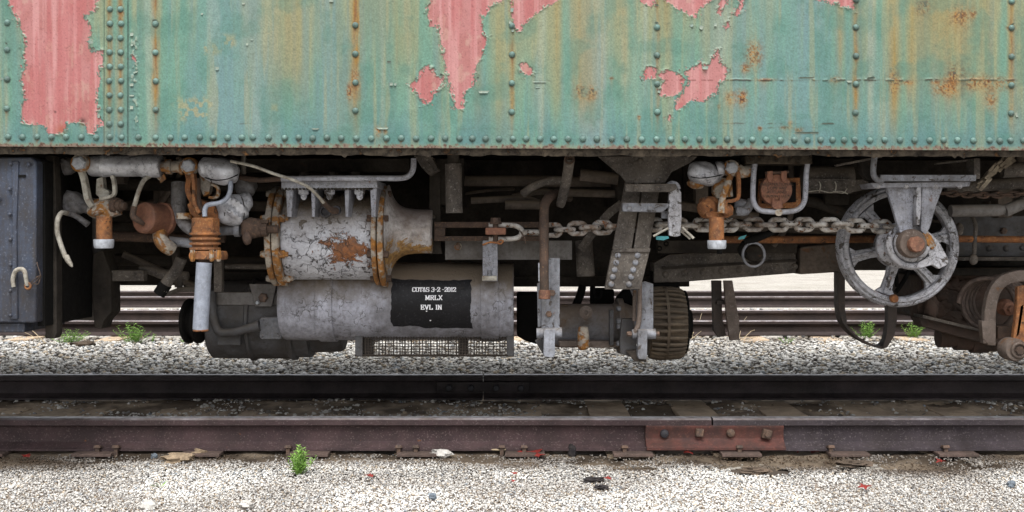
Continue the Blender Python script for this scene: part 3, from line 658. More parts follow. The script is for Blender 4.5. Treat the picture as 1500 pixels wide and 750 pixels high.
cx_ = sst(fbm(GX / 8, GX * 0 + 2, 150, 3), .40, .50)                  # the long horizontal split in the paint
for (xa, xb, yy, k) in ((1060, 1490, 117.5, 1), (965, 1012, 117.5, .9), (1057, 1090, 181, .7), (1125, 1170, 181, .8), (1125, 1200, 187, .6), (670, 760, 189, .3), (780, 806, 118, .6), (350, 376, 181, .5)):
    c = mixc(c, np.exp(-((GY - yy - 2.5 * (fbm(GX / 14, GX * 0, 151) - .5)) / .9) ** 2) * sst(GX, xa - 3, xa + 3) * sst(GX, xb + 3, xb - 3) * k * (.25 + .75 * cx_), T_(78, 52, 36))
c = mixc(c, sst(fbm(GX / 2.2, GY / 2.2, 160, 3), .72, .78) * .35, T_(92, 106, 92))
c = mixc(c, sst(fbm(GX / 30, GY / 34, 164, 5), .48, .72) * .45, T_(84, 142, 126)); c = mixc(c, sst(fbm(GX / 9, GY / 150, 165, 4), .58, .76) * .35, T_(186, 176, 128))
c = c * (.78 + .44 * vnoise(GX / 1.3, GY / 1.3, 161))[..., None] * (.94 + .12 * fbm(GX / 2.3, GY / 30, 162))[..., None]
rows = []
cr1 = [41,110,182,252,323,398,470,540,597,677,760,833,903,976,1042,1112,1181,1235]; cr2 = [62,140,208,277,347,416,489,563,637,709,782,855,924,994,1056,1121,1186]
cr3 = [5,69,137,204,274,346,414,488,560,633,706,776,844,915,983,1050,1120,1173,1240]; cr4 = [60,128,192,256,314,371,423,496,569,644,715,789,857,924,1002,1081,1131,1183,1245]
for o_, l_ in ((0, cr1), (375, cr2), (750, cr3), (1125, cr4)):
    rows += [(o_ + v * .3, yb(o_ + v * .3) - 14.4 - random.uniform(-.5, .5)) for v in l_]
for x, ys in ((161.5, range(14, 190, 21)), (178, range(14, 190, 21)), (10.5, (33, 73, 116, 159)), (228, (35, 77, 119, 161)), (521, (37, 79, 121, 162)), (750, (38, 80, 122, 164)), (962.5, (40, 81, 123, 164)), (1253.5, (0, 40, 82, 123, 165)), (1481, (2, 41, 83, 125, 166))):
    rows += [(x + random.uniform(-.6, .6), y) for y in ys]
for i, (x, y) in enumerate(rows):                                      # shade painted as a dark ring round each rivet, some with a rust run below
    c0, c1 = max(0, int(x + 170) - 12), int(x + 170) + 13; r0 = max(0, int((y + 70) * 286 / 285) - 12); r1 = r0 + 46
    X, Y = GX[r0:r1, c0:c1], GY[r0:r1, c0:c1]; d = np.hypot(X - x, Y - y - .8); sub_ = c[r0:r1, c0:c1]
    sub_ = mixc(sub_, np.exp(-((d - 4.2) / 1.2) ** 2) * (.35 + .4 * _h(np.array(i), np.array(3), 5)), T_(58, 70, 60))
    k_ = .9 * (_h(np.array(i), np.array(7), 9) > .62)
    sub_ = mixc(sub_, np.exp(-((X - x + .8 * np.sin(Y)) / 2.0) ** 2) * sst(Y, y, y + 3) * np.exp(-np.clip(Y - y, 0, 99) / 9) * k_, T_(150, 96, 44))
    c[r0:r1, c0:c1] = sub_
for xs_ in (153.2, 188.0):
    c = mixc(c, np.exp(-((GX - xs_) / .8) ** 2) * (.45 + .5 * fbm(GX * 0 + xs_, GY / 9, 220)), T_(48, 56, 48))
# bare primer
pk = np.empty_like(c); pk[:] = T_(198, 132, 130); pk = mixc(pk, sst(fbm(GX / 26, GY / 40, 173, 5), .42, .66) * .6, T_(182, 112, 106)); pk = mixc(pk, sst(fbm(GX / 12, GY / 18, 174, 5), .60, .70) * .5, T_(206, 168, 152))
pk = mixc(pk, sst(fbm(GX / 5, GY / 260, 170, 4), .45, .7) * .75, T_(221, 160, 158)); pk = mixc(pk, sst(fbm(GX / 9, GY / 140, 171, 4), .5, .7) * .6, T_(192, 104, 104))
pk = mixc(pk, sst(fbm(GX / 2, GY / 2, 172, 3), .71, .75) * .4, T_(120, 60, 55))
pk = mixc(pk, np.exp(-((GX - 121) / 5) ** 2 - ((GY - 177) / 4) ** 2) * .9, T_(80, 40, 35)); pk = mixc(pk, np.exp(-((GX - 90) / 9) ** 2 - ((GY - 190) / 7) ** 2) * .7, T_(176, 92, 60))
pk = mixc(pk, np.exp(-((GX - 81) / 1.6) ** 2 - ((GY - 164) / 1.6) ** 2), T_(70, 30, 28))
pk = mixc(pk, np.exp(-((GY - 117.5) / .9) ** 2) * sst(GX, 965, 975) * cx_ * .8, T_(120, 48, 44))
pk *= (.90 + .2 * vnoise(GX / 1.3, GY / 1.3, 163))[..., None]
rem = (fbm(GX / 2.6, GY / 3.4, 175, 3) > .60) & (sdist < 0) & (sdist > -3.5); sdist = np.where(rem, .8, sdist)
pk *= 1.16; pm = sst(sdist, .5, -.5); c = c * (1 - pm[..., None]) + pk * pm[..., None]
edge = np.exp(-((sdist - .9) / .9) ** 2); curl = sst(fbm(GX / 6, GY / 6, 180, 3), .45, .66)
c = mixc(c, np.exp(-((sdist - .3) / .6) ** 2) * (1 - curl) * .8, T_(74, 74, 62)); c = mixc(c, edge * curl * .6, T_(186, 198, 178))                      # edge shadow painted as a dark line; curls show pale underlayer
# chipped, rusting bottom edge
chip = sst(fbm(GX / 4, GY / 5, 190, 4) + .055 * (GY - yb(GX) + 4), .50, .60) * sst(GY, yb(GX) - 9, yb(GX) - 4)
c = mixc(c, chip * .9, T_(150, 122, 104)); c = mixc(c, chip * sst(fbm(GX / 2.5, GY / 2.5, 191), .5, .62), T_(96, 62, 46))
c = mixc(c, sst(GY, yb(GX) - 8, yb(GX) - 1) * .45 * (1 - chip), T_(176, 166, 120))
# relief: paint film over primer, lifted torn edges, splice strip, slightly oil-canned sheet
hgt = .0011 * sst(sdist, -.3, .6) + .0050 * np.exp(-np.clip(sdist - .5, 0, 99) / 1.5) * sst(sdist, -.2, .4) * curl
strip = sst(GX, 152.6, 153.6) * sst(GX, 188.4, 187.4); hgt = hgt + .006 * strip
hgt = hgt + .0045 * (fbm(GX / 190, GY / 150, 200, 2) - .5) + .0004 * (vnoise(GX / 2, GY / 2, 201) - .5)
lift = np.exp(-((GY - 117 - 2.5 * (fbm(GX / 14, GX * 0, 151) - .5)) / 1.6) ** 2) * sst(GX, 1060, 1070) * sst(GX, 1490, 1480) * cx_
hgt = hgt + .0028 * lift
flk = np.exp(-((GX - 197) / 7) ** 2) * sst(fbm(GX / 5, GY / 7, 210, 3), .58, .70) * sst(GY, 40, 60) * sst(GY, 200, 170); hgt = hgt + .004 * flk
c = mixc(c, sst(flk, .55, .75) * .55, T_(190, 200, 180))
side_v = np.stack([(GX - XC) * S(YP), YP - hgt, H - (GY - Y0) * S(YP)], -1).reshape(-1, 3)
nx, ny = len(gx), len(gt); ii = np.arange(nx - 1)[None, :] + np.arange(ny - 1)[:, None] * nx
ff = np.stack([ii, ii + nx, ii + nx + 1, ii + 1], -1).reshape(-1, 4)
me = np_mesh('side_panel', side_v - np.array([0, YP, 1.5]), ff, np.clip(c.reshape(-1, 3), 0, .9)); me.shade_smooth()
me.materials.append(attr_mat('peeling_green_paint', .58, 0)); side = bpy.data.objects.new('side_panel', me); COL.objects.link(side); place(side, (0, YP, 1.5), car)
side['label'] = 'green side sheet with pink primer showing where the paint has peeled'

# the rest of the body: upper side, far side, ends, floor, roof
zt = H - (-70 - Y0) * S(YP); xl, xr = -11.0, 11.0
sl = -5.8 / 1500 * 0
mb = MB(); mb.box((xl, YP + .004, zt), (xr, YP + .05, 3.4)); obj('upper_side', mb, M['body'], car)
x_a, x_b = (-170 - XC) * S(YP), (1670 - XC) * S(YP)
for lo_, hi_ in (((xl, YP + .001, 1.36), (x_a - .001, YP + .05, zt - .002)), ((x_b + .001, YP + .001, 1.345), (xr, YP + .05, zt - .002))):
    mb = MB(); mb.box(lo_, hi_); obj('outer_side', mb, M['body'], car)
mb = MB(); mb.box((xl, 7.26, 1.36), (xr, 7.30, 3.4)); obj('far_side', mb, M['body'], car)
mb = MB(); mb.box((xl, YP + .06, 1.40), (xr, 7.25, 1.46)); obj('floor_plate', mb, M['black'], car)
mb = MB(); mb.box((xl, YP, 3.402), (xr, 7.30, 3.5)); obj('roof', mb, M['body'], car)
for lo_, hi_ in (((xl - .04, YP, 1.36), (xl - .002, 7.3, 3.4)), ((xr + .002, YP, 1.36), (xr + .04, 7.3, 3.4))):
    mb = MB(); mb.box(lo_, hi_); obj('end_wall', mb, M['body'], car)

# rivets: each one a dome of its own
rv = MB(); rv.lathe((0, 0, 0), (0, -1, 0), [(-.002, .0125), (.002, .0122), (.0055, .0105), (.0085, .0072), (.0100, .003), (.0102, .0003)], 14)
first = None; rest = MB()
for i, (x, y) in enumerate(rows):
    off = .0062 if 153 < x < 188 else .0012
    p = P(x, y, YP) - Vector((0, off, 0))
    if i < 99:
        if first is None: first = obj('rivet', rv, M['rivet'], side); place(first, p + Vector((0, -.004, 0)), side)
        else: dup(first, p + Vector((0, -.004, 0)), side)
    else:
        rest.add([Vector(v) + p for v in rv.v], rv.f)
ro = obj('rivet', rest, M['rivet'], side); ro['kind'] = 'stuff'

# loose curls of paint standing off the sheet
def flake(x, y, w, h, ang, curl_):
    mb = MB(); a = []; k = 6
    for i in range(k + 1):
        t = i / k; lift_ = curl_ * t * t
        for s_ in (-1, -.3, .4, 1):
            u = s_ * w / 2 * (1 - .55 * t * abs(math.sin(x + s_ * 5))); v = t * h * (1 - .35 * t)
            ca, sa = math.cos(R(ang)), math.sin(R(ang))
            q = P(x + u * ca - v * sa, y + u * sa + v * ca, YP); a.append(q + Vector((0, -.0014 - lift_ * S(YP) * 2.0, 0)))
    b = [p + Vector((0, .0011, 0)) for p in a]; n = len(a)
    fs = [];  m = 4
    for i in range(k):
        for j in range(m - 1):
            q = (i * m + j, i * m + j + 1, (i + 1) * m + j + 1, (i + 1) * m + j); fs.append(q); fs.append(tuple(z + n for z in q[::-1]))
    rim = [i * m for i in range(k + 1)] + [k * m + j for j in range(1, m)] + [i * m + m - 1 for i in range(k - 1, -1, -1)] + [2, 1]
    for i in range(len(rim)):
        p, q = rim[i], rim[(i + 1) % len(rim)]; fs.append((p, p + n, q + n, q))
    mb.add(a + b, fs); return obj('paint_flake', mb, M['teal_flake'], side, ang=60)
for f_ in ((138,76,9,10,160,1.6),(128,27,8,7,110,1.5),(136,60,7,9,70,1.3),(645,114,5,9,200,1.4),(612,118,7,7,120,1.2),(570,92,6,4,180,.8),(573,121,5,7,0,1.0),(580,122,4,6,20,1.0),(709,133,16,6,0,1.1),(700,118,4,8,180,1.0),(1033,97,10,8,0,1.6),(1065,104,6,8,250,1.5),(942,115,5,5,60,1),(966,132,4,7,20,1.3),
           (1028,38,6,9,20,1.2),(1048,34,4,8,0,1.2),(1012,36,6,6,-30,1.1),(1276,117,16,6,170,1.7),(1244,118,9,5,0,1.2),(1222,118,5,5,180,1.1),(1180,115,24,3,180,.7),(1212,182,22,3,180,.8),(1180,196,38,4,180,.9),(462,188,12,3,0,.9),(560,187,18,4,0,1.0),(318,98,6,8,0,1.0),(362,61,4,9,0,.9),(370,55,4,7,10,.8),(296,18,4,6,0,.9),(357,3,5,6,0,.8),
           (168,28,10,5,180,.9),(166,83,14,6,180,1.3),(172,106,15,7,180,1.5),(193,48,5,8,0,1.2),(194,60,5,12,0,1.2),(198,104,9,6,-20,1.3),(193,120,6,10,0,1.1),(193,150,5,16,0,1.0),(198,172,6,12,-30,1.0),(193,137,7,7,0,1.0),(145,160,5,20,0,.9),(10,66,4,5,180,1),(6,114,4,8,60,.9),(227,31,8,3,180,1.0),(1484,37,7,4,150,1.2),(1488,165,4,10,-15,1),(790,119,20,3,0,.8),(788,127,8,3,0,.7),(485,0,7,5,0,1.2),
           (750,12,5,9,0,1.2),(749,30,5,9,20,1.3),(751,42,5,8,0,1.3),(962,9,6,4,180,1.2),(962,35,6,4,180,1.0)):
    flake(*f_)

# ================================================================== underframe
def part(name, mat_, parent=car, label=None, bevel=0.0, ang=38, **k):
    """start a part: returns a function that takes the filled mesh builder"""
    def done(mb): return obj(name, mb, M[mat_] if isinstance(mat_, str) else mat_, parent, bevel, ang, label)
    return done
def bolt(parent, x, y, Y, r, ln=None, d=(0, -1, 0), m='ironbolt', name='bolt', seg=6):
    ln = ln or r * .9; k = S(Y); mb = MB()
    mb.lathe(P(x, y, Y), d, [(-r * k * .15, r * k * 1.0), (ln * k * .75, r * k), (ln * k, r * k * .78)], seg, .3 + x)
    return obj(name, mb, M[m], parent, 0, 30)
def rivethead(parent, x, y, Y, r, m='dusty', d=(0, -1, 0)):
    k = S(Y) * r; mb = MB(); mb.lathe(P(x, y, Y), d, [(-.2*k, k), (.25*k, .95*k), (.55*k, .7*k), (.7*k, .25*k), (.72*k, .02*k)], 12)
    return obj('rivet', mb, M[m], parent)

# flaking lower flange of the side sill
mb = MB(); n = 420; a = []; rnd = random.Random(5)
for i in range(n + 1):
    x = -170 + 1840 * i / n
    bot = 226 + 1.6 * x / 750 + 4.5 * (fbm(np.array([x / 24.]), np.array([1.]), 300, 4)[0] - .45) + (3.2 if rnd.random() < .10 else 0) * rnd.random()
    a += [P(x, yb(x) + .4, YP + .006), P(x, bot, YP + .012 + .004 * rnd.random()), P(x, bot - 1, YP + .05), P(x, yb(x) + .4, YP + .10)]
fs = [(0, 1, 2, 3), (4*n+3, 4*n+2, 4*n+1, 4*n)]
for i in range(n):
    for k in range(4): fs.append((4*i+k, 4*(i+1)+k, 4*(i+1)+(k+1)%4, 4*i+(k+1)%4))
mb.add(a, fs); part('side_sill', 'sillb', label='brown flaking steel flange along the bottom of the green side')(mb)
# shingled inner edge behind it, centre sill, cross bearers and far blocking boxes
mb = MB(); mb.box((xl, 4.42, 1.365), (xr, 4.50, 1.398)); part('inner_sill', 'dark', bevel=.004)(mb)
mb = MB(); zb = P(0, 418, 5.6).z; zb2 = P(0, 396, 5.6).z; xm = P(1000, 0, 5.6).x
mb.box((xl, 5.6, zb), (xm, 6.0, 1.398)); mb.box((xm + .001, 5.602, zb2), (xr, 5.998, 1.398)); part('centre_sill', 'dark', bevel=.006)(mb)
mb = MB()
mb.rect(-400, 410, 168, 424, 5.55, .05); mb.rect(268, 405, 1010, 420, 5.56, .04); part('sill_flange', 'dark', bevel=.004)(mb)
for x in (-340, 60, 640, 905, 1210, 1660):
    mb = MB(); mb.prism([(x - 6, 232), (x + 40, 232), (x + 34, 300), (x, 300)], 4.9, .7); part('cross_bearer', 'dark', bevel=.004)(mb)
mb = MB(); mb.box((-5.5, 6.85, .82), (-3.2, 7.2, 1.39)); part('far_light_blocker', 'dark', bevel=.01)(mb)  # unseen boxes added to block light coming in from the far side
mb = MB(); mb.box((-2.6, 6.75, .95), (2.0, 7.15, 1.39)); part('far_light_blocker', 'dark', bevel=.01)(mb)
mb = MB(); mb.box((2.4, 6.8, .86), (6.5, 7.2, 1.39)); part('far_light_blocker', 'dark', bevel=.01)(mb)

# ---------------------------------------------------------------- blue steel box at the left
bb = part('equipment_box', 'battery', label='scuffed blue grey steel box with a hooked latch', bevel=.006)
mb = MB(); mb.prism([(-260, 230), (46, 230), (53, 237), (53, 472), (49, 473), (-260, 471)], 4.36, .55); box_ = bb(mb)
mb = MB(); mb.prism([(17, 236), (27, 236), (24, 330), (26, 468), (15, 468), (18, 330)], 4.352, .03); obj('seam', mb, M['battery'], box_, .004)
mb = MB(); mb.rect(-260, 473, 36, 487, 4.38, .4); obj('bottom_rail', mb, M['battery'], box_, .004)
mb = MB(); mb.rect(20, 256, 37, 260, 4.355, .02); obj('slot', mb, M['black'], box_)
for x, y in ((16, 240), (14, 277), (14, 314), (15, 351), (15, 388), (15, 426), (15, 462), (-2, 292), (42, 241)): rivethead(box_, x, y, 4.351, 3.0, 'battery')
hk = MB(); hk.tube([(20, 420, 4.345), (19, 408, 4.34), (23, 397, 4.33), (31, 394, 4.325), (36, 398, 4.325), (38, 408, 4.33), (40, 418, 4.335)], [3, 3.2, 3.2, 3.2, 3.2, 3, 3], 10, 6)
hook = obj('hook', hk, M['cream'], box_, label='pale cream hook with rusty tips')
mb = MB(); mb.torus(41, 419, 4.335, 4.2, 1.8, (0.2, 1, 0)); obj('ring', mb, M['rust'], hook)
mb = MB()
for pts in (((44, 416, 4.335), (52, 408, 4.33), (58, 404, 4.335), (61, 406, 4.34)), ((44, 420, 4.335), (53, 412, 4.33), (59, 403, 4.33), (56, 392, 4.34), (54, 384, 4.345)), ((48, 414, 4.33), (56, 416, 4.33), (60, 402, 4.335))): mb.tube(list(pts), .75, 6, 4)
obj('tie_wire', mb, M['rustdark'], hook)
mb = MB(); mb.rect(55, 236, 66, 478, 4.42, .5); part('box_frame', 'black', bevel=.003)(mb)
mb = MB(); mb.prism([(66, 228), (79, 228), (82, 300), (83, 488), (80, 496), (66, 496)], 4.5, .06); part('hanger_channel', 'dark', bevel=.003, label='sooty brown channel post beside the blue box')(mb)
mb = MB(); mb.prism([(84, 290), (150, 290), (151, 465), (146, 470), (86, 468)], 4.98, .02); part('backing_plate', 'plate', label='dusty brown sheet behind the left valve')(mb)
mb = MB(); mb.prism([(136, 372), (150, 366), (162, 400), (163, 458), (152, 470), (148, 482), (138, 480), (134, 430)], 4.9, .12); part('bracket', 'dark', bevel=.004)(mb)
mb = MB(); mb.rect(148, 396, 210, 412, 4.92, .06); mb2 = part('bracket_arm', 'dusty', bevel=.005)(mb)
for x in (154, 204): rivethead(mb2, x, 404, 4.92, 4)

# ---------------------------------------------------------------- left valve group
mb = MB(); mb.lathe_x([(131, 3), (131.5, 14), (134, 15.5), (150, 15.8), (151, 16.6), (154, 16.6), (155, 15.8), (190, 15.6), (205, 15.5), (206.5, 16.6), (209, 16.9), (234, 17.2), (236.5, 16), (237, 3)], 243, 4.56, 28); mb.jitter(.0012, 3)
pp = part('wrapped_pipe', 'wrap', label='silver wrapped horizontal pipe stub under the sill, torn at both ends')(mb)
mb = MB(); mb.lathe_x([(237, 8), (243, 8), (243.5, 11), (252, 11.5), (252.5, 9), (264, 9), (264.5, 12), (269, 12), (269, 5)], 244, 4.56, 20); part('pipe_union', 'ochre', bevel=.0)(mb)
mb = MB(); mb.lathe_x([(122, 8), (131, 8.5), (131, 3)], 243, 4.56, 16); part('pipe_union', 'rustdark')(mb)
def hexnut(x, y, Y, r=11.5):
    mb = MB(); k = S(Y); mb.lathe(P(x, y, Y), (0, -1, 0), [(-10*k, r*k*1.12), (0, r*k*1.12), (3*k, r*k*1.05), (4*k, r*k*.86)], 24)
    u = part('union_body', 'ochre')(mb)
    mb = MB(); mb.lathe(P(x, y, Y - 4 * k), (0, -1, 0), [(0, r*k*.84), (7*k, r*k*.84), (9*k, r*k*.66)], 6, .2); obj('hex_cap', mb, M['white'], u, 0, 30); return u
hexnut(117, 239, 4.50, 12); hexnut(277, 243, 4.50, 11.5); hexnut(1071, 246, 4.50, 10.8)
mb = MB(); mb.blob(98, 244, 4.62, 14, 15, 13, .05, 2, 0); part('wrapped_elbow', 'wrapdim')(mb)
mb = MB(); mb.blob(107, 297, 4.64, 22, 18, 17, .06, 4, 22); mb.blob(127, 305, 4.62, 10, 10, 8, .05, 5, 10); part('wrapped_elbow', 'wrapdim', label='grey wrapped bulb behind the left valve')(mb)
mb = MB(); mb.strap([(117, 250), (121, 262), (124, 278), (127, 292), (134, 303)], 12, 7.5, 4.50); part('hanger_arm', 'cream', bevel=.0015, label='cream painted curved hanger arm at the left valve')(mb)
mb = MB(); mb.prism([(141, 262), (150, 259), (152, 276), (160, 280), (160, 288), (148, 292), (140, 284)], 4.55, .04); mb.strap([(163, 257), (166, 268), (166, 284), (157, 289), (145, 291)], 8, 5, 4.52); part('valve_bracket', 'cream', bevel=.002)(mb)
mb = MB(); mb.blob(150, 305, 4.56, 20, 16, 13, .12, 8, -12, power=.75); mb.prism([(134, 300), (170, 296), (172, 314), (160, 318), (136, 317)], 4.52, .06)
va = part('valve_body', 'ochre', bevel=.002, label='crusted cream and rust valve with brown tube and white cap below')(mb)
mb = MB(); k = S(4.54); mb.lathe(P(166, 301, 4.54), (1, -.25, -.05), [(0, 12*k), (8*k, 12*k), (8.5*k, 9*k), (14*k, 9*k), (14.5*k, 6*k), (20*k, 5.5*k)], 12); obj('side_plug', mb, M['rustdark'], va)
mb = MB(); mb.lathe_z([(317, 11.2), (353, 11.2)], 152.5, 4.50, 24); obj('drip_tube', mb, M['rust'], va)
mb = MB(); mb.lathe_z([(350.5, 14.2), (352, 14.6), (361, 14), (363.5, 13), (364, 3)], 152, 4.50, 28); obj('cap', mb, M['white'], va)
mb = MB(); mb.tube([(98, 312, 4.55), (90, 312, 4.48), (84.5, 322, 4.46), (84, 340, 4.46), (89, 358, 4.46), (95, 374, 4.46), (99, 380, 4.46)], 3.6, 10, 6); hs_ = part('cut_hose', 'cream', label='short curved cream hose hanging cut off beside the blue box')(mb)
mb = MB(); mb.tube([(97, 375, 4.46), (100, 382, 4.455), (104, 388, 4.455), (106, 391, 4.455)], [4.2, 4, 3.2, 1], 10); obj('hose_end', mb, M['cream'], hs_)
mb = MB(); mb.tube([(96, 312, 4.6), (110, 316, 4.62), (122, 324, 4.62), (129, 329, 4.62)], [4, 4, 4.5, 5], 10, 4); part('short_pipe', 'wrapdim')(mb)
# round pressure switch
mb = MB(); k = S(4.62); o_ = P(209, 319, 4.56); d_ = Vector((.45, .89, -.05))
mb.lathe(o_, d_, [(0, 2*k), (0, 20*k), (2*k, 22.5*k), (8*k, 23*k), (10*k, 22*k), (34*k, 22.5*k), (36*k, 25*k), (42*k, 25*k), (44*k, 18*k), (52*k, 14*k)], 36)
ps = part('pressure_switch', 'lid', label='round red brown canister with a rusty face')(mb)
mb = MB(); mb.tube([(222, 256, 4.56), (211, 264, 4.53), (204, 278, 4.52), (199, 294, 4.52), (196, 304, 4.52)], 3.4, 10, 5); obj('air_line', mb, M['cream'], ps, label='cream curved thin air line')
mb = MB(); mb.tube([(197, 302, 4.52), (195, 312, 4.52), (196, 318, 4.52), (203, 323, 4.53), (210, 328, 4.55)], [4.6, 4.6, 5, 4.5, 3], 10, 4); obj('elbow_fitting', mb, M['rustdark'], ps)
mb = MB(); mb.tube([(233, 338, 4.62), (236, 352, 4.60), (243, 360, 4.60), (252, 366, 4.62)], [10, 10.5, 11, 10], 14, 5); part('pipe_elbow', 'ochre')(mb)
mb = MB(); mb.tube([(248, 353, 4.66), (285, 357, 4.66)], 7, 12); part('grey_pipe', 'steelgrey')(mb)
mb = MB(); mb.tube([(164, 346, 4.8), (240, 348, 4.8), (330, 348, 4.82)], 7.5, 12); part('cross_pipe', 'rustdark')(mb)
for pts, r_, m_ in (((( -60, 268, 5.1), (420, 272, 5.1)), 9, 'dark'), (((60, 330, 5.2), (420, 338, 5.2)), 8, 'dark'), (((170, 380, 5.3), (420, 384, 5.3)), 9, 'dark'), (((330, 390, 5.0), (412, 391, 5.0)), 4, 'dusty'), (((258, 342, 4.9), (286, 342, 4.9)), 4, 'dusty')):
    mb = MB(); mb.tube(list(pts), r_, 12); part('pipe', m_)(mb)
mb = MB(); mb.tube([(222, 246, 4.6), (234, 262, 4.58), (236, 258, 4.58)], 2.5, 8, 3); mb.prism([(231, 256), (237, 258), (240, 254), (243, 262), (235, 268)], 4.56, .01); part('torn_tape', 'ochre')(mb)

# second valve group with the finned trap and hanging pipe
mb = MB(); mb.strap([(281, 254), (283, 270), (283.5, 290), (286, 302), (292, 312)], 14, 5, 4.49); mb.strap([(273, 250), (276, 262), (275, 280), (284, 300)], 10, 8, 4.53)
part('hanger_arm', 'rust', bevel=.0015, label='rusty forked hanger arm above the finned trap')(mb)
mb = MB(); mb.tube([(288, 262, 4.54), (288, 285, 4.53), (290, 300, 4.52), (296, 312, 4.52)], [6, 6, 6, 6], 8, 8); part('threaded_stem', 'rustdark')(mb)
mb = MB(); mb.prism([(292, 254), (306, 252), (309, 268), (306, 284), (298, 288), (293, 275)], 4.56, .04); mb.strap([(309, 270), (318, 275), (317, 288), (305, 289)], 8, 4, 4.54); part('valve_bracket', 'ochre', bevel=.002)(mb)
mb = MB(); mb.prism([(274, 300), (285, 290), (312, 300), (318, 312), (318, 320), (286, 320), (278, 312)], 4.54, .08)
tr = part('steam_trap', 'rust', bevel=.003, label='orange rust finned steam trap with a long grey pipe hanging below')(mb)
mb = MB(); mb.lathe_z([(319, 3), (319, 19), (321, 20.5), (341, 20.5), (343, 17)], 301, 4.52, 8); obj('hex_body', mb, M['rust'], tr, 0, 25)
mb = MB(); pr = [(338, 15)]
for i in range(4): y_ = 340 + i * 7.2; pr += [(y_, 18), (y_ + 1.2, 22.0), (y_ + 3.6, 22.4), (y_ + 4.8, 19), (y_ + 6.6, 18)]
mb.lathe_z(pr + [(369, 18)], 300.5, 4.52, 28); obj('fins', mb, M['rust'], tr, 0, 50)
mb = MB(); mb.prism([(278, 368), (323, 368), (325, 374), (324, 381), (277, 380), (276, 374)], 4.455, .10); fl = obj('flange', mb, M['rust'], tr, .004)
for x in (282, 310, 320):
    mb = MB(); mb.lathe_z([(366, 1), (366, 3.4), (370, 3.6), (381, 3.6), (383, 2.4)], x, 4.45, 6); obj('bolt', mb, M['ochre'], tr, 0, 30)
mb = MB(); mb.lathe_z([(380, 8), (386, 8), (386, 2)], 299, 4.5, 16); obj('nipple', mb, M['rustdark'], tr)
mb = MB(); k = S(4.42); mb.lathe(P(299, 385, 4.44), (-.055, 0, -1), [(0, 3*k), (0, 11.3*k), (98*k, 11.3*k), (98*k, 9.5*k), (60*k, 9*k)], 28); obj('drain_pipe', mb, M['galv'], tr, label='pale grey straight pipe')
mb = MB(); mb.torus(294, 483.5, 4.44, 9.6, 1.8, (0, 0, 1)); obj('pipe_lip', mb, M['rust'], tr)
mb = MB(); mb.blob(322, 250, 4.52, 28, 22, 19, .05, 12, 14, 30, 20, .86); mb.blob(304, 246, 4.52, 14, 18, 16.5, .03, 14, 0); we = part('wrapped_elbow', 'wrap', label='bright silver wrapped elbow with a dark seam, right of the left hex caps')(mb)
mb = MB(); mb.torus(309, 249, 4.52, 17.8, .9, (1, .1, .1), 30, 6); mb.tube([(300, 260, 4.448), (316, 264, 4.436), (334, 262, 4.45), (348, 256, 4.49)], .9, 6, 4); obj('seam', mb, M['black'], we)
mb = MB(); mb.blob(340, 308, 4.60, 24, 20, 22, .08, 17, -10, 28, 18, .9); mb.blob(357, 298, 4.62, 13, 14, 16, .08, 18, 20); we2 = part('wrapped_elbow', 'wrap', label='dull silver wrapped bulge behind the finned trap')(mb)
mb = MB(); mb.torus(329, 310, 4.60, 18.5, .9, (1, .25, .1), 30, 6); mb.torus(352, 304, 4.61, 18, .8, (.8, .5, .1), 30, 6); obj('seam', mb, M['dark'], we2)
mb = MB(); mb.blob(360, 274, 4.72, 16, 15, 15, .06, 19); part('wrapped_elbow', 'wrapdim')(mb)
mb = MB(); mb.tube([(338, 266, 4.49), (337, 280, 4.48), (332, 291, 4.475), (322, 297, 4.47), (310, 299, 4.47)], 3.6, 10, 5); mb.tube([(311, 299, 4.47), (303, 301, 4.47), (300, 308, 4.47), (300, 317, 4.47)], 3.6, 10, 4); part('drain_line', 'galv')(mb)
mb = MB(); mb.tube([(262, 268, 4.68), (262, 300, 4.66), (264, 316, 4.65), (272, 330, 4.64), (284, 338, 4.62)], [11, 11, 9.5, 9, 9], 16, 5); wp = part('wrapped_pipe', 'wrapdim')(mb)
mb = MB(); mb.lathe_z([(312, 5), (312, 12), (321, 12), (321, 5)], 271, 4.62, 18); obj('clamp', mb, M['ochre'], wp)
mb = MB(); mb.tube([(322, 338, 4.64), (346, 337, 4.62)], 7, 12); mb.tube([(344, 337, 4.62), (352, 337, 4.62)], 10, 12); part('pipe_nipple', 'steelgrey')(mb)
mb = MB(); mb.blob(370, 334, 4.60, 17, 14, 15, .05, 22, 0, 24, 16, .75); mb.blob(362, 349, 4.56, 7, 7, 10, .05, 23, 0); mb.lathe_x([(383, 4), (383, 11), (392, 11), (392, 6), (408, 6)], 336, 4.60, 8); mb.rect(362, 322, 392, 327, 4.58, .03)
part('tee_valve', 'rustdark', label='brown rusty tee valve left of the big cylinder')(mb)
# thin lines crossing above
mb = MB(); mb.tube([(338, 236, 4.44), (370, 243, 4.43), (400, 254, 4.42), (425, 262, 4.42), (448, 272, 4.43), (462, 283, 4.46), (474, 297, 4.50)], 2.4, 10, 6); al = part('air_line', 'cream', label='thin cream air line sloping down to the big cylinder')(mb)
mb = MB(); mb.tube([(472, 294, 4.50), (480, 303, 4.54), (487, 308, 4.57), (492, 309, 4.60)], [4, 4.2, 5, 5], 10, 3); obj('line_fitting', mb, M['rustdark'], al)
mb = MB(); mb.tube([(352, 260, 4.62), (380, 264, 4.6), (408, 262, 4.58), (440, 262, 4.58)], 4, 10, 3); part('pipe', 'rustdark')(mb)
mb = MB(); mb.tube([(357, 228, 4.6), (357, 255, 4.6)], 3.5, 8); part('support_rod', 'dusty')(mb)
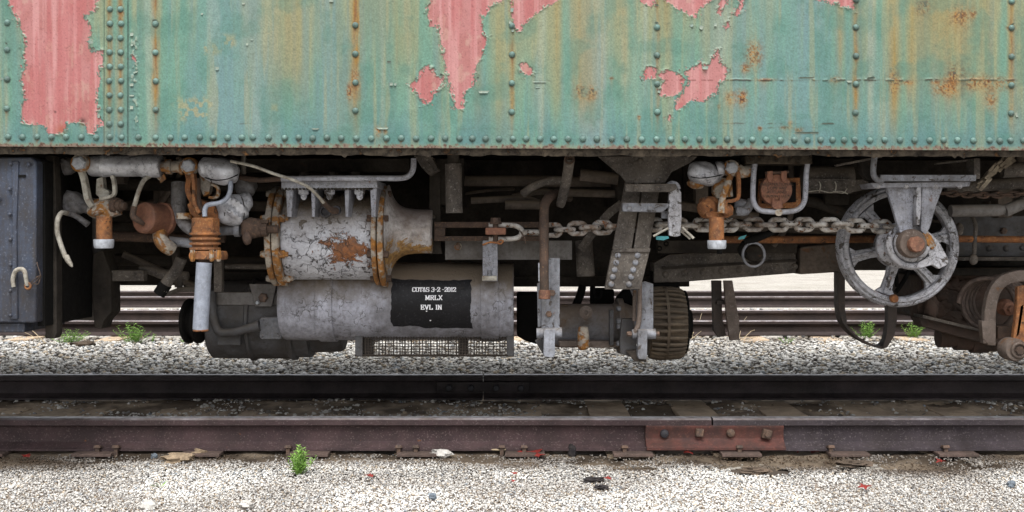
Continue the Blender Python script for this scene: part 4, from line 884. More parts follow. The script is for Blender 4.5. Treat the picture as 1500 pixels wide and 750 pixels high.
# lower left clutter
mb = MB(); mb.tube([(266, 378, 4.75), (258, 396, 4.75), (247, 410, 4.75), (238, 424, 4.75)], [8.5, 8.5, 8.5, 9], 14, 3); dr_ = part('drain_pipe', 'dusty')(mb)
mb = MB(); mb.tube([(243, 416, 4.75), (233, 431, 4.75)], [9.5, 9], 14); obj('burnt_end', mb, M['black'], dr_)
mb = MB(); mb.tube([(205, 393, 5.0), (222, 396, 4.98), (240, 402, 4.96), (262, 404, 4.96), (276, 404, 4.96)], [4, 7, 8, 8, 6], 10, 3); mb.tube([(262, 398, 4.95), (264, 412, 4.95), (262, 424, 4.95)], [6, 5, 3], 8, 2); mb.tube([(238, 432, 4.9), (252, 428, 4.9), (266, 424, 4.9), (285, 424, 4.9)], [2, 3, 4, 4], 8, 3)
part('release_rod', 'dusty')(mb)
mb = MB(); mb.rect(313, 380, 325, 428, 4.9, .04); part('hanger_strap', 'dusty', bevel=.003)(mb)
# pulley behind hanging pipe
mb = MB(); k = S(5.0); mb.lathe(P(274, 470, 5.05), (1, -.12, 0), [(0, 4*k), (0, 30*k), (2*k, 33*k), (6*k, 33*k), (8*k, 25*k), (14*k, 24*k), (17*k, 33*k), (21*k, 33*k), (23*k, 28*k), (23*k, 5*k)], 36); part('belt_pulley', 'black', label='dark grooved pulley behind the hanging grey pipe')(mb)

rnd = random.Random(77)
for i in range(22):                                                  # dim pipes, hoses and rods crowded under the floor
    x = rnd.choice((rnd.uniform(70, 410), rnd.uniform(640, 900), rnd.uniform(985, 1230), rnd.uniform(1400, 1500))); y = rnd.uniform(240, 330); Y_ = rnd.uniform(4.95, 5.4)
    mb = MB()
    if i % 3 == 0: mb.tube([(x, 230, Y_), (x + rnd.uniform(-8, 8), y, Y_), (x + rnd.uniform(-30, 30), y + rnd.uniform(20, 50), Y_ + .05)], rnd.uniform(2.5, 6), 10, 5)
    elif i % 3 == 1: mb.tube([(x - 45, y, Y_), (x, y + rnd.uniform(-10, 10), Y_), (x + 40, y + rnd.uniform(-25, 25), Y_ + .1)], rnd.uniform(2, 5), 10, 5)
    else: mb.rect(x - rnd.uniform(5, 14), y - 12, x + rnd.uniform(5, 14), y + rnd.uniform(14, 40), Y_, .08)
    part(('hose', 'rod', 'bracket')[i % 3], 'dim', bevel=.003 if i % 3 == 2 else 0)(mb)

# ---------------------------------------------------------------- motor housing low at left
mb = MB(); mb.lathe_x([(312, 10), (313, 52), (316, 56), (370, 57), (372, 60), (376, 60), (378, 57), (428, 57), (430, 59), (436, 59), (438, 55), (458, 55), (460, 48), (500, 47), (505, 44), (508, 20)], 468, 5.2, 44)
mo = part('motor_housing', 'motor', label='oily black motor housing hung low under the car')(mb)
for x in (376, 432):
    mb = MB(); mb.torus(x, 468, 5.2, 58, 2.6, (1, 0, 0), 44, 8); obj('band', mb, M['dusty'], mo)
mb = MB(); mb.prism([(383, 465), (410, 464), (413, 468), (413, 494), (410, 497), (383, 497), (380, 494), (380, 468)], 4.965, .05); cv = obj('junction_box', mb, M['steelgrey'], mo, .004)
for x, y in ((385, 469), (408, 468), (385, 492), (408, 492)): rivethead(mo, x, y, 4.965, 2.2, 'steelgrey')
mb = MB(); mb.tube([(310, 425, 5.0), (311, 455, 5.0), (317, 480, 4.98), (325, 487, 4.97), (345, 486, 4.96), (360, 482, 4.96), (380, 477, 4.96)], [6.5, 6.5, 6.5, 6, 6, 6.5, 8], 12, 5); obj('conduit', mb, M['motor'], mo)
mb = MB(); mb.rect(318, 488, 352, 506, 5.0, .1); mb.rect(448, 478, 476, 500, 5.02, .06); obj('foot', mb, M['motor'], mo, .005)
mb = MB(); mb.rect(312, 428, 422, 447, 5.02, .08); su = part('support_beam', 'plate', bevel=.004, label='dusty grey beam above the motor housing')(mb)
mb = MB(); mb.prism([(365, 416), (405, 416), (398, 449), (374, 449)], 5.0, .015); obj('gusset', mb, M['plate'], su, .002)
bolt(su, 386, 436, 5.0, 7, 5); bolt(su, 378, 443, 4.99, 3, 6, m='white')
mb = MB(); mb.rect(320, 398, 420, 414, 5.25, .1); part('support_beam', 'dark', bevel=.004)(mb)

# ---------------------------------------------------------------- brake cylinder
YC = 4.86; cy = 346
k = S(YC)
spot = P(512, 366, 4.67)
mcyl = mat('peeling_silver_paint', (.60, .615, .67), (.45, .46, .51), 7, spec=.5, rust=.12, rust_c=((.30,.115,.035),(.15,.06,.025)), crack=.85, crack_s=15, dirt=.3, dust=1.0, dust_c=(.16,.125,.09), peel=.10, peel_c=(.05,.045,.04), peel_s=24, rough=.36, bump=.6, bump_s=50, spot=(spot.x - .01, spot.y, spot.z + .0, .10, .062))
mb = MB(); mb.lathe_x([(424, 20), (424, 62), (428, 63.5), (550, 63.5), (552, 62), (552, 20)], cy, YC, 56)
bc = part('brake_cylinder', mcyl, label='big silver grey cylinder with cracked paint and an orange rust patch')(mb)
def flange_ring(x0_, x1_, r, m_, name='flange'):
    mb = MB(); mb.lathe_x([(x0_, 20), (x0_, r - 1.5), (x0_ + 1.2, r), (x1_ - 1.2, r), (x1_, r - 1.5), (x1_, 20)], cy, YC, 56); return obj(name, mb, M[m_], bc)
flange_ring(403, 411.5, 73, 'ochre'); flange_ring(413, 423, 73, 'ochre'); flange_ring(552, 559, 72, 'ochre'); flange_ring(561, 569, 74.5, 'ochre')
for i in range(8):
    a = R(22.5 + 45 * i); yy = cy - 66 * math.sin(a); Yb = YC - 66 * k * math.cos(a)
    if math.cos(a) < -.2: continue
    sc_ = Yb / YC
    mb = MB(); o_ = P(396, cy, YC); o_ = Vector((o_.x, Yb, o_.z + 66 * k * math.sin(a))); mb.lathe(o_, (1, 0, 0), [(0, 4.2*k), (7*k, 6*k)], 6, i); obj('bolt', mb, M['ochre'], bc, 0, 30); mb = MB(); mb.lathe(o_ + Vector((27*k, 0, 0)), (1, 0, 0), [(0, 6*k), (7*k, 6*k), (8*k, 4*k), (12*k, 3.4*k)], 6, i); obj('bolt', mb, M['ochre'], bc, 0, 30)
    mb = MB(); o2 = o_ + Vector((150*k, 0, 0)); mb.lathe(o2, (1, 0, 0), [(0, 5.5*k), (6*k, 5.5*k)], 6, i); obj('bolt', mb, M['rustdark'], bc, 0, 30); mb = MB(); mb.lathe(o2 + Vector((23*k, 0, 0)), (1, 0, 0), [(0, 5.5*k), (7*k, 5*k)], 6, i); obj('bolt', mb, M['rustdark'], bc, 0, 30)
mb = MB(); mb.lathe_x([(569, 30)] + [(570 + t, 32 + 36 * math.exp(-t / 9.5)) for t in (0, 1.5, 3, 5, 7, 9.5, 12, 15, 19, 24, 30, 38, 48, 60)] + [(632.5, 32), (634, 30), (634, 10)], cy - 7, YC, 48)
cn = obj('cylinder_head', mb, mat('rust_stained_head', (.52, .50, .50), (.30, .26, .235), 9, spec=.5, rust=.25, rust_s=9, rust_c=((.12,.085,.07),(.09,.055,.04)), dirt=.5, dust=.8, dust_c=(.12,.085,.07), rough=.7, bump=.4, spot=(P(598, 376, YC).x, 0, P(598, 376, YC).z, .16, .062), spot_c=((.40, .235, .07), (.24, .12, .04))), bc, label='trumpet shaped end of the cylinder, stained ochre below')
for sg in ():
    mb = MB(); mb.prism([(570, cy - 7 - sg * 62), (572, cy - 7 - sg * 64), (586, cy - 7 - sg * 50), (606, cy - 7 - sg * 38), (606, cy - 7 - sg * 30), (570, cy - 7 - sg * 30)][::sg], YC - .01, .02); obj('rib', mb, M['ochre'], bc, .002)
# mounting plate, ribs and nuts
mb = MB(); mb.prism([(412, 266), (552, 264), (553, 275), (412, 277)], 4.56, .34); mp_ = obj('mounting_flange', mb, M['grey'], bc, .003)
for x, w in ((424, 5.5), (459, 3.5), (508, 3.5), (547, 5)):
    mb = MB(); mb.prism([(x - w, 275), (x + w, 275), (x + w * .6, 318), (x - w * .6, 318)], 4.58 + .0, .2); obj('rib', mb, M['grey'], bc, .003)
mb = MB()
for i in range(26):
    x = 414 + i * 5.2; mb.blob(x, 276.5, 4.565, 2.6, 2.6, 1.8, .1, i, 0, 8, 5)
obj('weld_bead', mb, M['dark'], bc)
for x in (445, 483, 527):
    mb = MB(); kk = S(4.62); o_ = P(x, 275, 4.62); mb.lathe(o_, (0, 0, -1), [(0, 8.5*kk), (9*kk, 8.5*kk), (10*kk, 7*kk)], 6, .4); mb.lathe(o_ + Vector((0, 0, -10*kk)), (0, 0, -1), [(0, 5*kk), (5*kk, 4.6*kk), (8*kk, 2*kk)], 12); obj('nut', mb, M['silver'], bc, 0, 30)
mb = MB(); k2 = S(4.64); mb.lathe(P(477, 310, 4.655), (0, -1, 0), [(0, 9*k2), (5*k2, 8.6*k2), (5*k2, 6*k2), (-4*k2, 5*k2)], 20); mb.lathe(P(493, 308, 4.65), (0, -1, 0), [(0, 7*k2), (6*k2, 6.6*k2), (6*k2, 4*k2)], 20); obj('port_plug', mb, M['darkbolt'], bc)
mb = MB(); mb.tube([(412, 262, 4.52), (500, 261, 4.52), (560, 261, 4.52), (585, 261, 4.52), (598, 258, 4.52), (605, 248, 4.52), (606, 232, 4.52)], 4.2, 12, 6); part('angled_pipe', 'grey', label='thin grey pipe along the top of the big cylinder, turned up at its end')(mb)
for x, r_ in ((445, 6), (488, 6), (520, 6)): 
    mb = MB(); mb.lathe_z([(252, 1), (252, 7), (257, 7), (257, 3)], x, 4.66, 6); obj('bolt', mb, M['dark'], bc)
mb = MB(); mb.rect(300, 232, 600, 252, 4.95, .08); part('mounting_beam', 'dark', bevel=.004)(mb)

# ---------------------------------------------------------------- lettered reservoir tank
YT = 5.02; ty = 441; tr_ = 57.0; kt = S(YT)
mb = MB(); mb.lathe_x([(414, 8), (415, 36), (416, 50), (418, 55), (422, tr_), (748, tr_), (751, tr_ - .6), (752.5, tr_ - 2.5), (752.5, tr_ - 6), (749, tr_ - 8), (748, 6)], ty, YT, 64)
tk = part('air_reservoir', 'tank', label='long grey cracked paint tank with a black stencilled panel')(mb)
for x0_, x1_ in ((471, 495), (706, 731)):
    mb = MB(); mb.lathe_x([(x0_, 40), (x0_, tr_ + 1.8), (x0_ + .7, tr_ + 2.2), (x1_ - .7, tr_ + 2.2), (x1_, tr_ + 1.8), (x1_, 40)], ty, YT, 64); obj('tank_band', mb, M['tank'], tk)
mb = MB(); mb.rect(707, 351, 729, 412, 4.80, .012); st_ = obj('hanger_strap', mb, M['grey'], tk, .002)
mb = MB(); mb.prism([(706, 404), (728, 404), (728, 411), (706, 411)], 4.785, .03); obj('clip', mb, M['cream'], tk, .002)
mb = MB(); mb.lathe_z([(396, 1), (396, 3.2), (404, 3.2), (404, 2)], 717, 4.79, 6); obj('bolt', mb, M['steelgrey'], tk)
def on_tank(px, s_, lift_):            # s_: pixels down the curved surface from the tank's axis row
    a = s_ / tr_; r_ = (tr_) * kt + lift_
    o_ = P(px, ty, YT); return Vector((o_.x, YT - r_ * math.cos(a), o_.z - r_ * math.sin(a)))
# the stencil panel as a coat of paint on the tank
mb = MB(); nxp, nyp = 56, 34; vs_ = []
for j in range(nyp + 1):
    for i in range(nxp + 1):
        u = i / nxp; v = j / nyp; ew = 4.0 * (fbm(np.array([u * 9 + 3.]), np.array([v * 9.]), 400, 3)[0] - .5) * (1 if (i in (0, nxp) or j in (0, nyp)) else .4)
        x = 579 + 113 * u + ew + (1.5 if j > nyp - 3 else 0); s_ = -37 + 71 * v + ew * .8 + 3 * math.sin(u * 3) * (v < .1) + (4 * sst(np.array(u), .3, .42) if v > .97 else 0)
        vs_.append(on_tank(x * 1.0, s_, .0022))
fs = [(j * (nxp + 1) + i, j * (nxp + 1) + i + 1, (j + 1) * (nxp + 1) + i + 1, (j + 1) * (nxp + 1) + i) for j in range(nyp) for i in range(nxp)]
nb = len(vs_); vs2 = [Vector((v.x, v.y + .0018, v.z)) for v in vs_]
rim = list(range(nxp + 1)) + [(j + 1) * (nxp + 1) + nxp for j in range(nyp)] + [nyp * (nxp + 1) + i for i in range(nxp - 1, -1, -1)] + [j * (nxp + 1) for j in range(nyp - 1, 0, -1)]
fs2 = [tuple(i + nb for i in f[::-1]) for f in fs] + [(rim[i], rim[i] + nb, rim[(i + 1) % len(rim)] + nb, rim[(i + 1) % len(rim)]) for i in range(len(rim))]
mb.add(vs_ + vs2, fs + fs2); obj('stencil_panel', mb, M['stencil'], tk, label='black painted panel lettered in white')
# lettering drawn with strokes and slab serifs
GL = {  # glyphs on a 4 x 6 grid, y up; each a list of polylines
 'C': [[(4,5),(3,6),(1,6),(0,5),(0,1),(1,0),(3,0),(4,1)], [(4,6),(4,4.4)]],
 'O': [[(1,0),(0,1),(0,5),(1,6),(3,6),(4,5),(4,1),(3,0),(1,0)]],
 'T': [[(0,4.8),(0,6),(4,6),(4,4.8)], [(2,6),(2,0)], [(1,0),(3,0)]],
 '&': [[(4.2,.2),(1,4.2),(1,5.4),(1.7,6),(2.4,5.6),(2.5,4.8),(.3,2),(.3,.9),(1.2,0),(2.4,0),(4,2.4)]],
 'S': [[(3.8,4.8),(3.4,6),(.8,6),(.1,5),(.1,4),(.8,3.3),(3.2,2.8),(3.9,2),(3.9,.9),(3.1,0),(.6,0),(.1,1.2)]],
 '3': [[(.2,5.2),(1,6),(3,6),(3.7,5.2),(3.7,4),(3,3.2),(1.6,3.1),(3,3),(3.8,2.2),(3.8,.9),(3,0),(.9,0),(.1,.9)]],
 '2': [[(.2,4.6),(.4,5.5),(1.2,6),(2.8,6),(3.7,5.3),(3.7,4.1),(.2,.1),(3.9,.1),(3.9,1)]],
 '0': [[(1,0),(.2,1.2),(.2,4.8),(1,6),(2.8,6),(3.6,4.8),(3.6,1.2),(2.8,0),(1,0)]],
 '1': [[(.9,5.2),(2,6),(2,0)], [(1,0),(3,0)]],
 '-': [[(.4,2.8),(3.2,2.8)]],
 'M': [[(.5,0),(.5,6),(2.5,1),(4.5,6),(4.5,0)], [(-.2,0),(1.2,0)], [(3.8,0),(5.2,0)], [(-.2,6),(.6,6)], [(4.4,6),(5.2,6)]],
 'R': [[(.7,0),(.7,6),(3,6),(3.8,5.2),(3.8,4),(3,3.1),(.7,3.1)], [(2.2,3.1),(4.1,0),(4.7,0)], [(0,0),(1.5,0)], [(0,6),(.8,6)]],
 'L': [[(.8,6),(.8,0),(3.9,0),(3.9,1.4)], [(0,6),(1.7,6)], [(0,0),(.8,0)]],
 'X': [[(.3,6),(3.9,0)], [(3.9,6),(.3,0)], [(-.2,6),(1,6)], [(3.2,6),(4.4,6)], [(-.2,0),(1,0)], [(3.2,0),(4.4,0)]],
 'E': [[(3.8,4.8),(3.8,6),(.7,6),(.7,0),(3.9,0),(3.9,1.2)], [(.7,3.1),(2.8,3.1)], [(2.8,3.8),(2.8,2.4)], [(0,6),(.7,6)], [(0,0),(.7,0)]],
 'V': [[(.2,6),(2.1,0),(4,6)], [(-.4,6),(.9,6)], [(3.3,6),(4.6,6)]],
 'I': [[(1.5,6),(1.5,0)], [(.6,6),(2.4,6)], [(.6,0),(2.4,0)]],
 'N': [[(.6,0),(.6,6),(3.9,0),(3.9,6)], [(-.1,0),(1.3,0)], [(-.1,6),(.6,6)], [(3.2,6),(4.5,6)]]}
def letters(txt, px0, px1, row, hpx, name, dots=(), tilt=0):
    wid = {' ': 2.2, '-': 3.8, '1': 3.4, 'M': 5.8, 'I': 3.1, '3': 4.3, '2': 4.3, '0': 4.0}
    adv = [wid.get(ch, 4.9) + .35 for ch in txt]; sx = (px1 - px0) / sum(adv); sy = hpx / 6; x = px0; mb = MB(); pen = .58
    for ch, a_ in zip(txt, adv):
        for line in GL.get(ch, []):
            for (ax, ay), (bx, by) in zip(line, line[1:]):
                steps = 3; dx, dy = (bx - ax) * sx, (by - ay) * sy; ln = math.hypot(dx, dy) or 1; vert = abs(dy) / ln
                w_ = pen * (.55 + .75 * vert); ox, oy = -dy / ln * w_, dx / ln * w_; ex, ey = dx / ln * .35, dy / ln * .35; q = []
                for t in range(steps + 1):
                    f_ = t / steps; cx0 = x + (ax + (bx - ax) * f_) * sx + ex * (2 * f_ - 1); cy0 = row - ((ay + (by - ay) * f_) * sy + ey * (2 * f_ - 1)) + tilt * (x - px0)
                    for sg in (1, -1):
                        for lf in (.0030, .0016): q.append(on_tank(cx0 + sg * ox, cy0 - sg * oy - ty, lf))
                fs = [(0, 2, 3, 1), (4 * steps, 4 * steps + 1, 4 * steps + 3, 4 * steps + 2)]
                for t in range(steps):
                    o_ = 4 * t
                    for p_, q_ in ((0, 2), (2, 3), (3, 1), (1, 0)): fs.append((o_ + p_, o_ + 4 + p_, o_ + 4 + q_, o_ + q_))
                mb.add(q, fs)
        x += a_ * sx
    for (x_, y_) in dots:
        mb.add([on_tank(x_ + u, y_ + v - ty, l_) for l_ in (.003, .0016) for u, v in ((-1.2, -.6), (1.2, -.6), (.6, .8), (-.8, .7))], [(0,1,2,3), (7,6,5,4), (0,4,5,1), (1,5,6,2), (2,6,7,3), (3,7,4,0)])
    return obj(name, mb, M['letter'], tk, 0, 30)
letters('COT&S 3-2 -2012', 609.5, 671, 424.0, 5.9, 'stencil_lettering'); letters('MRLX', 628, 652.5, 435.6, 6.0, 'stencil_lettering'); letters('EVL IN', 621.5, 651.5, 449.0, 6.2, 'stencil_lettering', ((629.5, 451.5), (634.5, 465.5)))

# wire guard below the tank
mb = MB(); kk = S(4.95)
for i in range(52):
    x = 531 + i * 4.18; mb.tube([(x, 489, 4.93), (x, 520.5, 4.93)], .62, 5)
for i in range(8): mb.tube([(528, 491 + i * 4.1, 4.932), (746, 491 + i * 4.1, 4.932)], .62, 5)
for i in range(40):
    x = 531 + i * 5.4; mb.tube([(x, 520.5, 4.93), (x, 520.5, 5.2)], .6, 5)
for i in range(40):
    x = 533 + i * 5.4; mb.tube([(x, 486, 5.2), (x, 520.5, 5.2)], .5, 5)
wg = part('wire_guard', 'wire', label='rusty wire mesh guard under the lettered tank')(mb)
for x0_, x1_, m_ in ((520, 531, 'motor'), (533, 544, 'strapblack'), (671, 684, 'strapblack'), (742, 753, 'motor')):
    mb = MB(); mb.prism([(x0_, 488), (x1_, 488), (x1_, 522), (x0_ + 2, 522), (x0_, 518)], 4.92 if m_ == 'motor' else 4.95, .10); obj('guard_post', mb, M[m_], wg, .003)
mb = MB(); mb.rect(520, 519.5, 753, 522.5, 4.94, .012); obj('guard_rail', mb, M['wire'], wg)

# ---------------------------------------------------------------- lever guide, plates and pipes right of the cylinder
mb = MB(); mb.rect(629, 254, 645, 372, 4.86, .02); mb.prism([(629, 360), (645, 360), (648, 372), (640, 372), (632, 366)], 4.858, .03); lg = part('guide_post', 'dark', bevel=.002)(mb)
rivethead(lg, 635, 318, 4.86, 3)
mb = MB(); mb.rect(636, 325, 796, 333.5, 4.80, .03); mb.rect(636, 346, 796, 353, 4.80, .03); mb.rect(636, 333.6, 652, 345.9, 4.80, .03); mb.rect(789, 333.6, 796, 345.9, 4.80, .03)
part('slotted_guide', 'rustdark', bevel=.002, label='brown slotted bar that guides the chain clevis')(mb)
mb = MB(); mb.rect(652, 352.5, 838, 380.5, 4.87, .012); cp = part('guide_plate', 'plate', bevel=.001, label='plain dusty grey plate below the slotted bar')(mb)
bolt(cp, 671, 361, 4.87, 4.5, 4); mb = MB(); mb.torus(671, 361, 4.868, 4.6, 1, (0, 1, 0)); obj('washer', mb, M['ochre'], cp)
mb = MB(); mb.lathe_z([(240, 3), (240, 12), (306, 12.3), (312, 12.5), (312, 10.8), (280, 10.5)], 664, 4.62, 28, (.02, 0)); part('hanging_tube', 'dusty', label='dusty open ended tube hanging between cylinder and chain')(mb)
mb = MB(); mb.tube([(664, 225, 4.62), (664, 241, 4.62)], 9, 16); part('pipe', 'dark')(mb)
mb = MB(); mb.prism([(606, 228), (632, 228), (642, 248), (628, 256), (618, 246)], 4.72, .15); part('cross_bearer', 'dusty', bevel=.003)(mb)
for pts, r_, m_ in ((((640, 265, 5.15), (760, 265, 5.15), (905, 266, 5.15)), 8, 'dim'), (((690, 294, 5.0), (770, 290, 5.02), (800, 301, 5.0)), 5, 'dim'), (((740, 300, 4.95), (790, 300, 4.95)), 7, 'dim'), (((825, 282, 5.0), (910, 284, 5.0)), 6, 'dim'), (((-20, 300, 5.4), (420, 302, 5.4)), 8, 'dim'), (((850, 256, 4.9), (905, 262, 4.9)), 9, 'dim'), (((1170, 330, 5.1), (1300, 336, 5.1)), 6, 'dim'), (((990, 300, 5.1), (1110, 318, 5.1)), 7, 'dim'), (((990, 330, 5.2), (1240, 338, 5.2)), 6, 'dim'), (((250, 290, 5.2), (262, 420, 5.25)), 6, 'dim'), (((180, 372, 5.1), (310, 430, 5.2)), 5, 'dim')):
    mb = MB(); mb.tube(list(pts), r_, 14); part('pipe', m_)(mb)
mb = MB(); mb.tube([(834, 233, 4.50), (832, 250, 4.52), (828, 272, 4.58), (822, 296, 4.64), (820, 303, 4.65)], [8, 7.6, 7.4, 7.2, 5], 16, 4); t_ = part('bent_pipe', 'dusty', label='dusty pipe angled down from the sill with an open upper end')(mb)
mb = MB(); mb.lathe(P(834, 234, 4.49), (.0, -.9, .2), [(0, 7.5*S(4.5)), (4*S(4.5), 7.8*S(4.5)), (4*S(4.5), 5*S(4.5)), (-1*S(4.5), 4.6*S(4.5))], 16); obj('open_end', mb, M['rustdark'], t_)
mb = MB(); mb.tube([(766, 284, 4.72), (778, 275, 4.70), (796, 267, 4.68), (814, 264, 4.66), (826, 265, 4.65)], [6, 6, 6, 6.5, 6.3], 14, 4); t_ = part('bent_pipe', 'dusty')(mb)
mb = MB(); k = S(4.65); mb.lathe(P(825, 265, 4.65), (1, -.5, .05), [(0, 6.5*k), (5*k, 6.6*k), (5*k, 4*k), (1*k, 3.6*k)], 16); obj('open_end', mb, M['rust'], t_)
mb = MB(); mb.tube([(815, 284, 4.68), (806, 288, 4.64), (799, 297, 4.60), (797, 312, 4.58), (797, 360, 4.56), (797, 400, 4.55), (797.5, 428, 4.55)], [7.2, 7.2, 7.2, 7, 6.8, 6.8, 6.8], 16, 5)
t_ = part('curved_pipe', 'rustdark', label='rust mottled curved pipe running down in front of the grey plate')(mb)
mb = MB(); mb.lathe_z([(424, 6), (425, 8.6), (437, 8.9), (438, 8), (438, 5.5), (432, 5)], 797.5, 4.55, 20); obj('collar', mb, M['lid'], t_)
mb = MB(); mb.tube([(791, 385, 4.57), (791, 412, 4.56)], 2.6, 8); obj('paint_run', mb, M['wrap'], t_)
mb = MB(); mb.strap([(911, 298), (893, 312), (876, 332), (862, 350), (851, 366)], 3, 12, 4.86, 5); part('canvas_strap', 'dusty', label='flat grey strap slanting behind the chain')(mb)
mb = MB(); mb.lathe(P(855, 352, 4.95), (.06, 0, -1), [(0, 10*S(4.95)), (0, 12.5*S(4.95)), (52*S(4.95), 13.5*S(4.95)), (53*S(4.95), 11*S(4.95)), (30*S(4.95), 9*S(4.95))], 20); part('hanging_tube', 'dusty')(mb)

# ---------------------------------------------------------------- gusset, riveted post and bars
mb = MB(); mb.prism([(876, 229), (1022, 229), (1012, 238), (984, 252), (974, 268), (918, 268), (910, 258)], 4.52, .02); gs = part('gusset_plate', 'dusty', bevel=.002, label='dusty triangular gusset plate under the sill')(mb)
for x, y in ((932, 266), (963, 265), (938, 236), (972, 237)): rivethead(gs, x, y, 4.52, 4.2)
mb = MB(); mb.prism([(916, 270), (990, 269), (993, 276), (983, 281), (916, 281)], 4.47, .05); cb = part('cross_bar', 'dusty', bevel=.003)(mb)
for x in (932, 963): rivethead(cb, x, 276, 4.47, 4.4)
mb = MB(); mb.prism([(912, 297), (979, 298), (980, 303), (970, 311), (912, 310)], 4.49, .045); cb = part('cross_bar', 'steelgrey', bevel=.003)(mb)
for x in (922, 952): rivethead(cb, x, 306, 4.49, 4.4, 'steelgrey')
mb = MB(); mb.prism([(917, 262), (941, 262), (925, 366), (897, 366)], 4.60, .03); mb.prism([(944, 262), (969, 262), (951, 366), (928, 366)], 4.60, .03)
po = part('riveted_post', 'dusty', bevel=.002, label='leaning riveted steel post behind the chain')(mb)
mb = MB(); mb.prism([(897, 367), (952, 367), (938, 424), (886, 424)], 4.585, .04); obj('foot_plate', mb, M['dusty'], po, .002)
mb = MB(); mb.prism([(899, 364), (953, 364), (952, 369), (897, 369)], 4.575, .012); obj('lap_seam', mb, M['dusty'], po, .001)
for i in range(5):
    for j in range(2): rivethead(po, 905 - i * 2.4 + j * (29 - i * .8), 374 + i * 10.6, 4.585, 4.6, 'steelgrey')
mb = MB(); mb.prism([(980, 282), (985, 277), (994, 276), (998, 282), (998.5, 318), (997, 345), (990, 347), (980, 345), (979, 318)], 4.50, .03); sp_ = part('clamp_plate', 'wheel', bevel=.0025, label='upright whitish peeling plate hooked over a bar, in front of the chain')(mb)
mb = MB(); mb.torus(985, 277, 4.52, 8, 4.2, (0, 1, 0), 20, 8, 0, 190); obj('hook_end', mb, M['wheel'], sp_)
mb = MB(); mb.rect(969, 309, 980, 320, 4.53, .02); obj('lug', mb, M['steelgrey'], sp_, .002)
mb = MB(); mb.tube([(957, 346, 4.49), (979, 334, 4.49)], 1.7, 8); part('plastic_stub', 'cream')(mb)
mb = MB(); mb.tube([(999, 333, 4.49), (1016, 349, 4.49)], 2.0, 8); mb.tube([(997, 338, 4.5), (1011, 350, 4.5)], 1.6, 8); part('plastic_stub', 'cream')(mb)
mb = MB(); mb.prism([(961, 346), (979, 346), (980, 349), (972, 352), (961, 351)], 4.495, .004); tag(part('plastic_scrap', 'teal', None)(mb), 'teal plastic scrap snagged under the chain beside the whitish clamp plate', 'scrap', 'teal scraps on the chain')
mb = MB(); mb.prism([(1083, 347), (1094, 344), (1090, 350), (1081, 351)], 4.60, .004); tag(part('plastic_scrap', 'teal', None)(mb), 'tiny teal scrap under the chain near the hanging ring', 'scrap', 'teal scraps on the chain')

# ---------------------------------------------------------------- axle generator with its hangers and ribbed drum
mb = MB(); mb.lathe_x([(812, 10), (812, 30), (815, 32), (898, 32), (900, 34), (904, 35), (904, 40), (912, 40), (913, 34), (934, 26), (934, 10)], 477, 5.15, 40)
ge = part('generator', mat('rusting_generator', (.17, .172, .19), (.105, .085, .068), 8, rust=.5, rust_s=9, rust_c=((.16,.095,.05),(.095,.06,.038)), dirt=.45, dust=.6, dust_c=(.15,.11,.08), rough=.75, bump=.4), label='rust stained generator barrel hung between two forked brackets')(mb)
mb = MB(); k = S(4.95); mb.lathe(P(858, 457, 4.96), (0, -1, 0), [(0, 10*k), (4*k, 9.5*k), (4.5*k, 6*k), (8*k, 6*k), (8*k, 3.4*k), (5*k, 3*k)], 24); obj('boss', mb, M['hanger'], ge)
mb = MB(); mb.lathe_z([(478, 4), (479, 7), (490, 8.6), (508, 8.8), (511, 7), (513, 3)], 854.5, 4.93, 20); obj('oil_cup', mb, M['ochre'], ge)
mb = MB(); mb.prism([(818, 499), (905, 500), (912, 508), (880, 510), (845, 508), (820, 509)], 5.0, .1); obj('foot_rail', mb, M['hanger'], ge, .004)
for y in (452, 470, 478, 503): bolt(ge, 908, y, 4.98, 4, 5, (-1, -.3, 0), 'steelgrey')
mb = MB(); mb.rect(893, 454, 899, 506, 4.955, .05); obj('rim', mb, M['motor'], ge, .003)
mb = MB(); mb.prism([(795, 378), (820, 378), (820, 480), (815, 486), (796, 486), (793, 480), (793, 440)], 4.64, .035)
hl = part('forked_hanger', 'steelgrey', bevel=.002, label='grey steel hanger strap ending in a pinned fork, left of the generator')(mb)
mb = MB(); mb.prism([(787, 416), (793, 413), (793, 478), (788, 480)], 4.66, .06); obj('side_web', mb, M['steelgrey'], hl, .002)
mb = MB(); mb.tubew([P(786, 488, 4.63), P(823, 487, 4.63)], 7.5 * S(4.63), 16); obj('pin_boss', mb, M['steelgrey'], hl)
mb = MB(); mb.prism([(797, 482), (813, 482), (813, 519), (811, 524), (798, 523), (796, 519)], 4.59, .05); obj('fork', mb, M['steelgrey'], hl, .003)
bolt(hl, 804, 460, 4.64, 5, 3); bolt(hl, 809, 429, 4.64, 5, 5)
mb = MB(); mb.prism([(784, 500), (800, 490), (800, 518), (796, 520)], 4.68, .05); obj('shoe', mb, M['motor'], hl, .003)
mb = MB(); mb.prism([(922, 420), (945, 412), (957, 416), (957, 480), (952, 492), (931, 492), (930, 440)], 4.70, .035)
hr = part('forked_hanger', 'steelgrey', bevel=.002, label='grey steel hanger strap ending in a pinned fork, beside the ribbed drum')(mb)
mb = MB(); mb.tube([(938, 395, 4.66), (937, 430, 4.66), (936, 470, 4.67), (930, 488, 4.67)], [3.4, 3.4, 3.8, 4], 10, 4); mb.tube([(930, 425, 4.69), (929, 470, 4.70)], 3, 8); obj('side_rib', mb, M['hanger'], hr)
mb = MB(); mb.tubew([P(926, 490, 4.68), P(960, 489, 4.68)], 7.6 * S(4.68), 16); obj('pin_boss', mb, M['steelgrey'], hr)
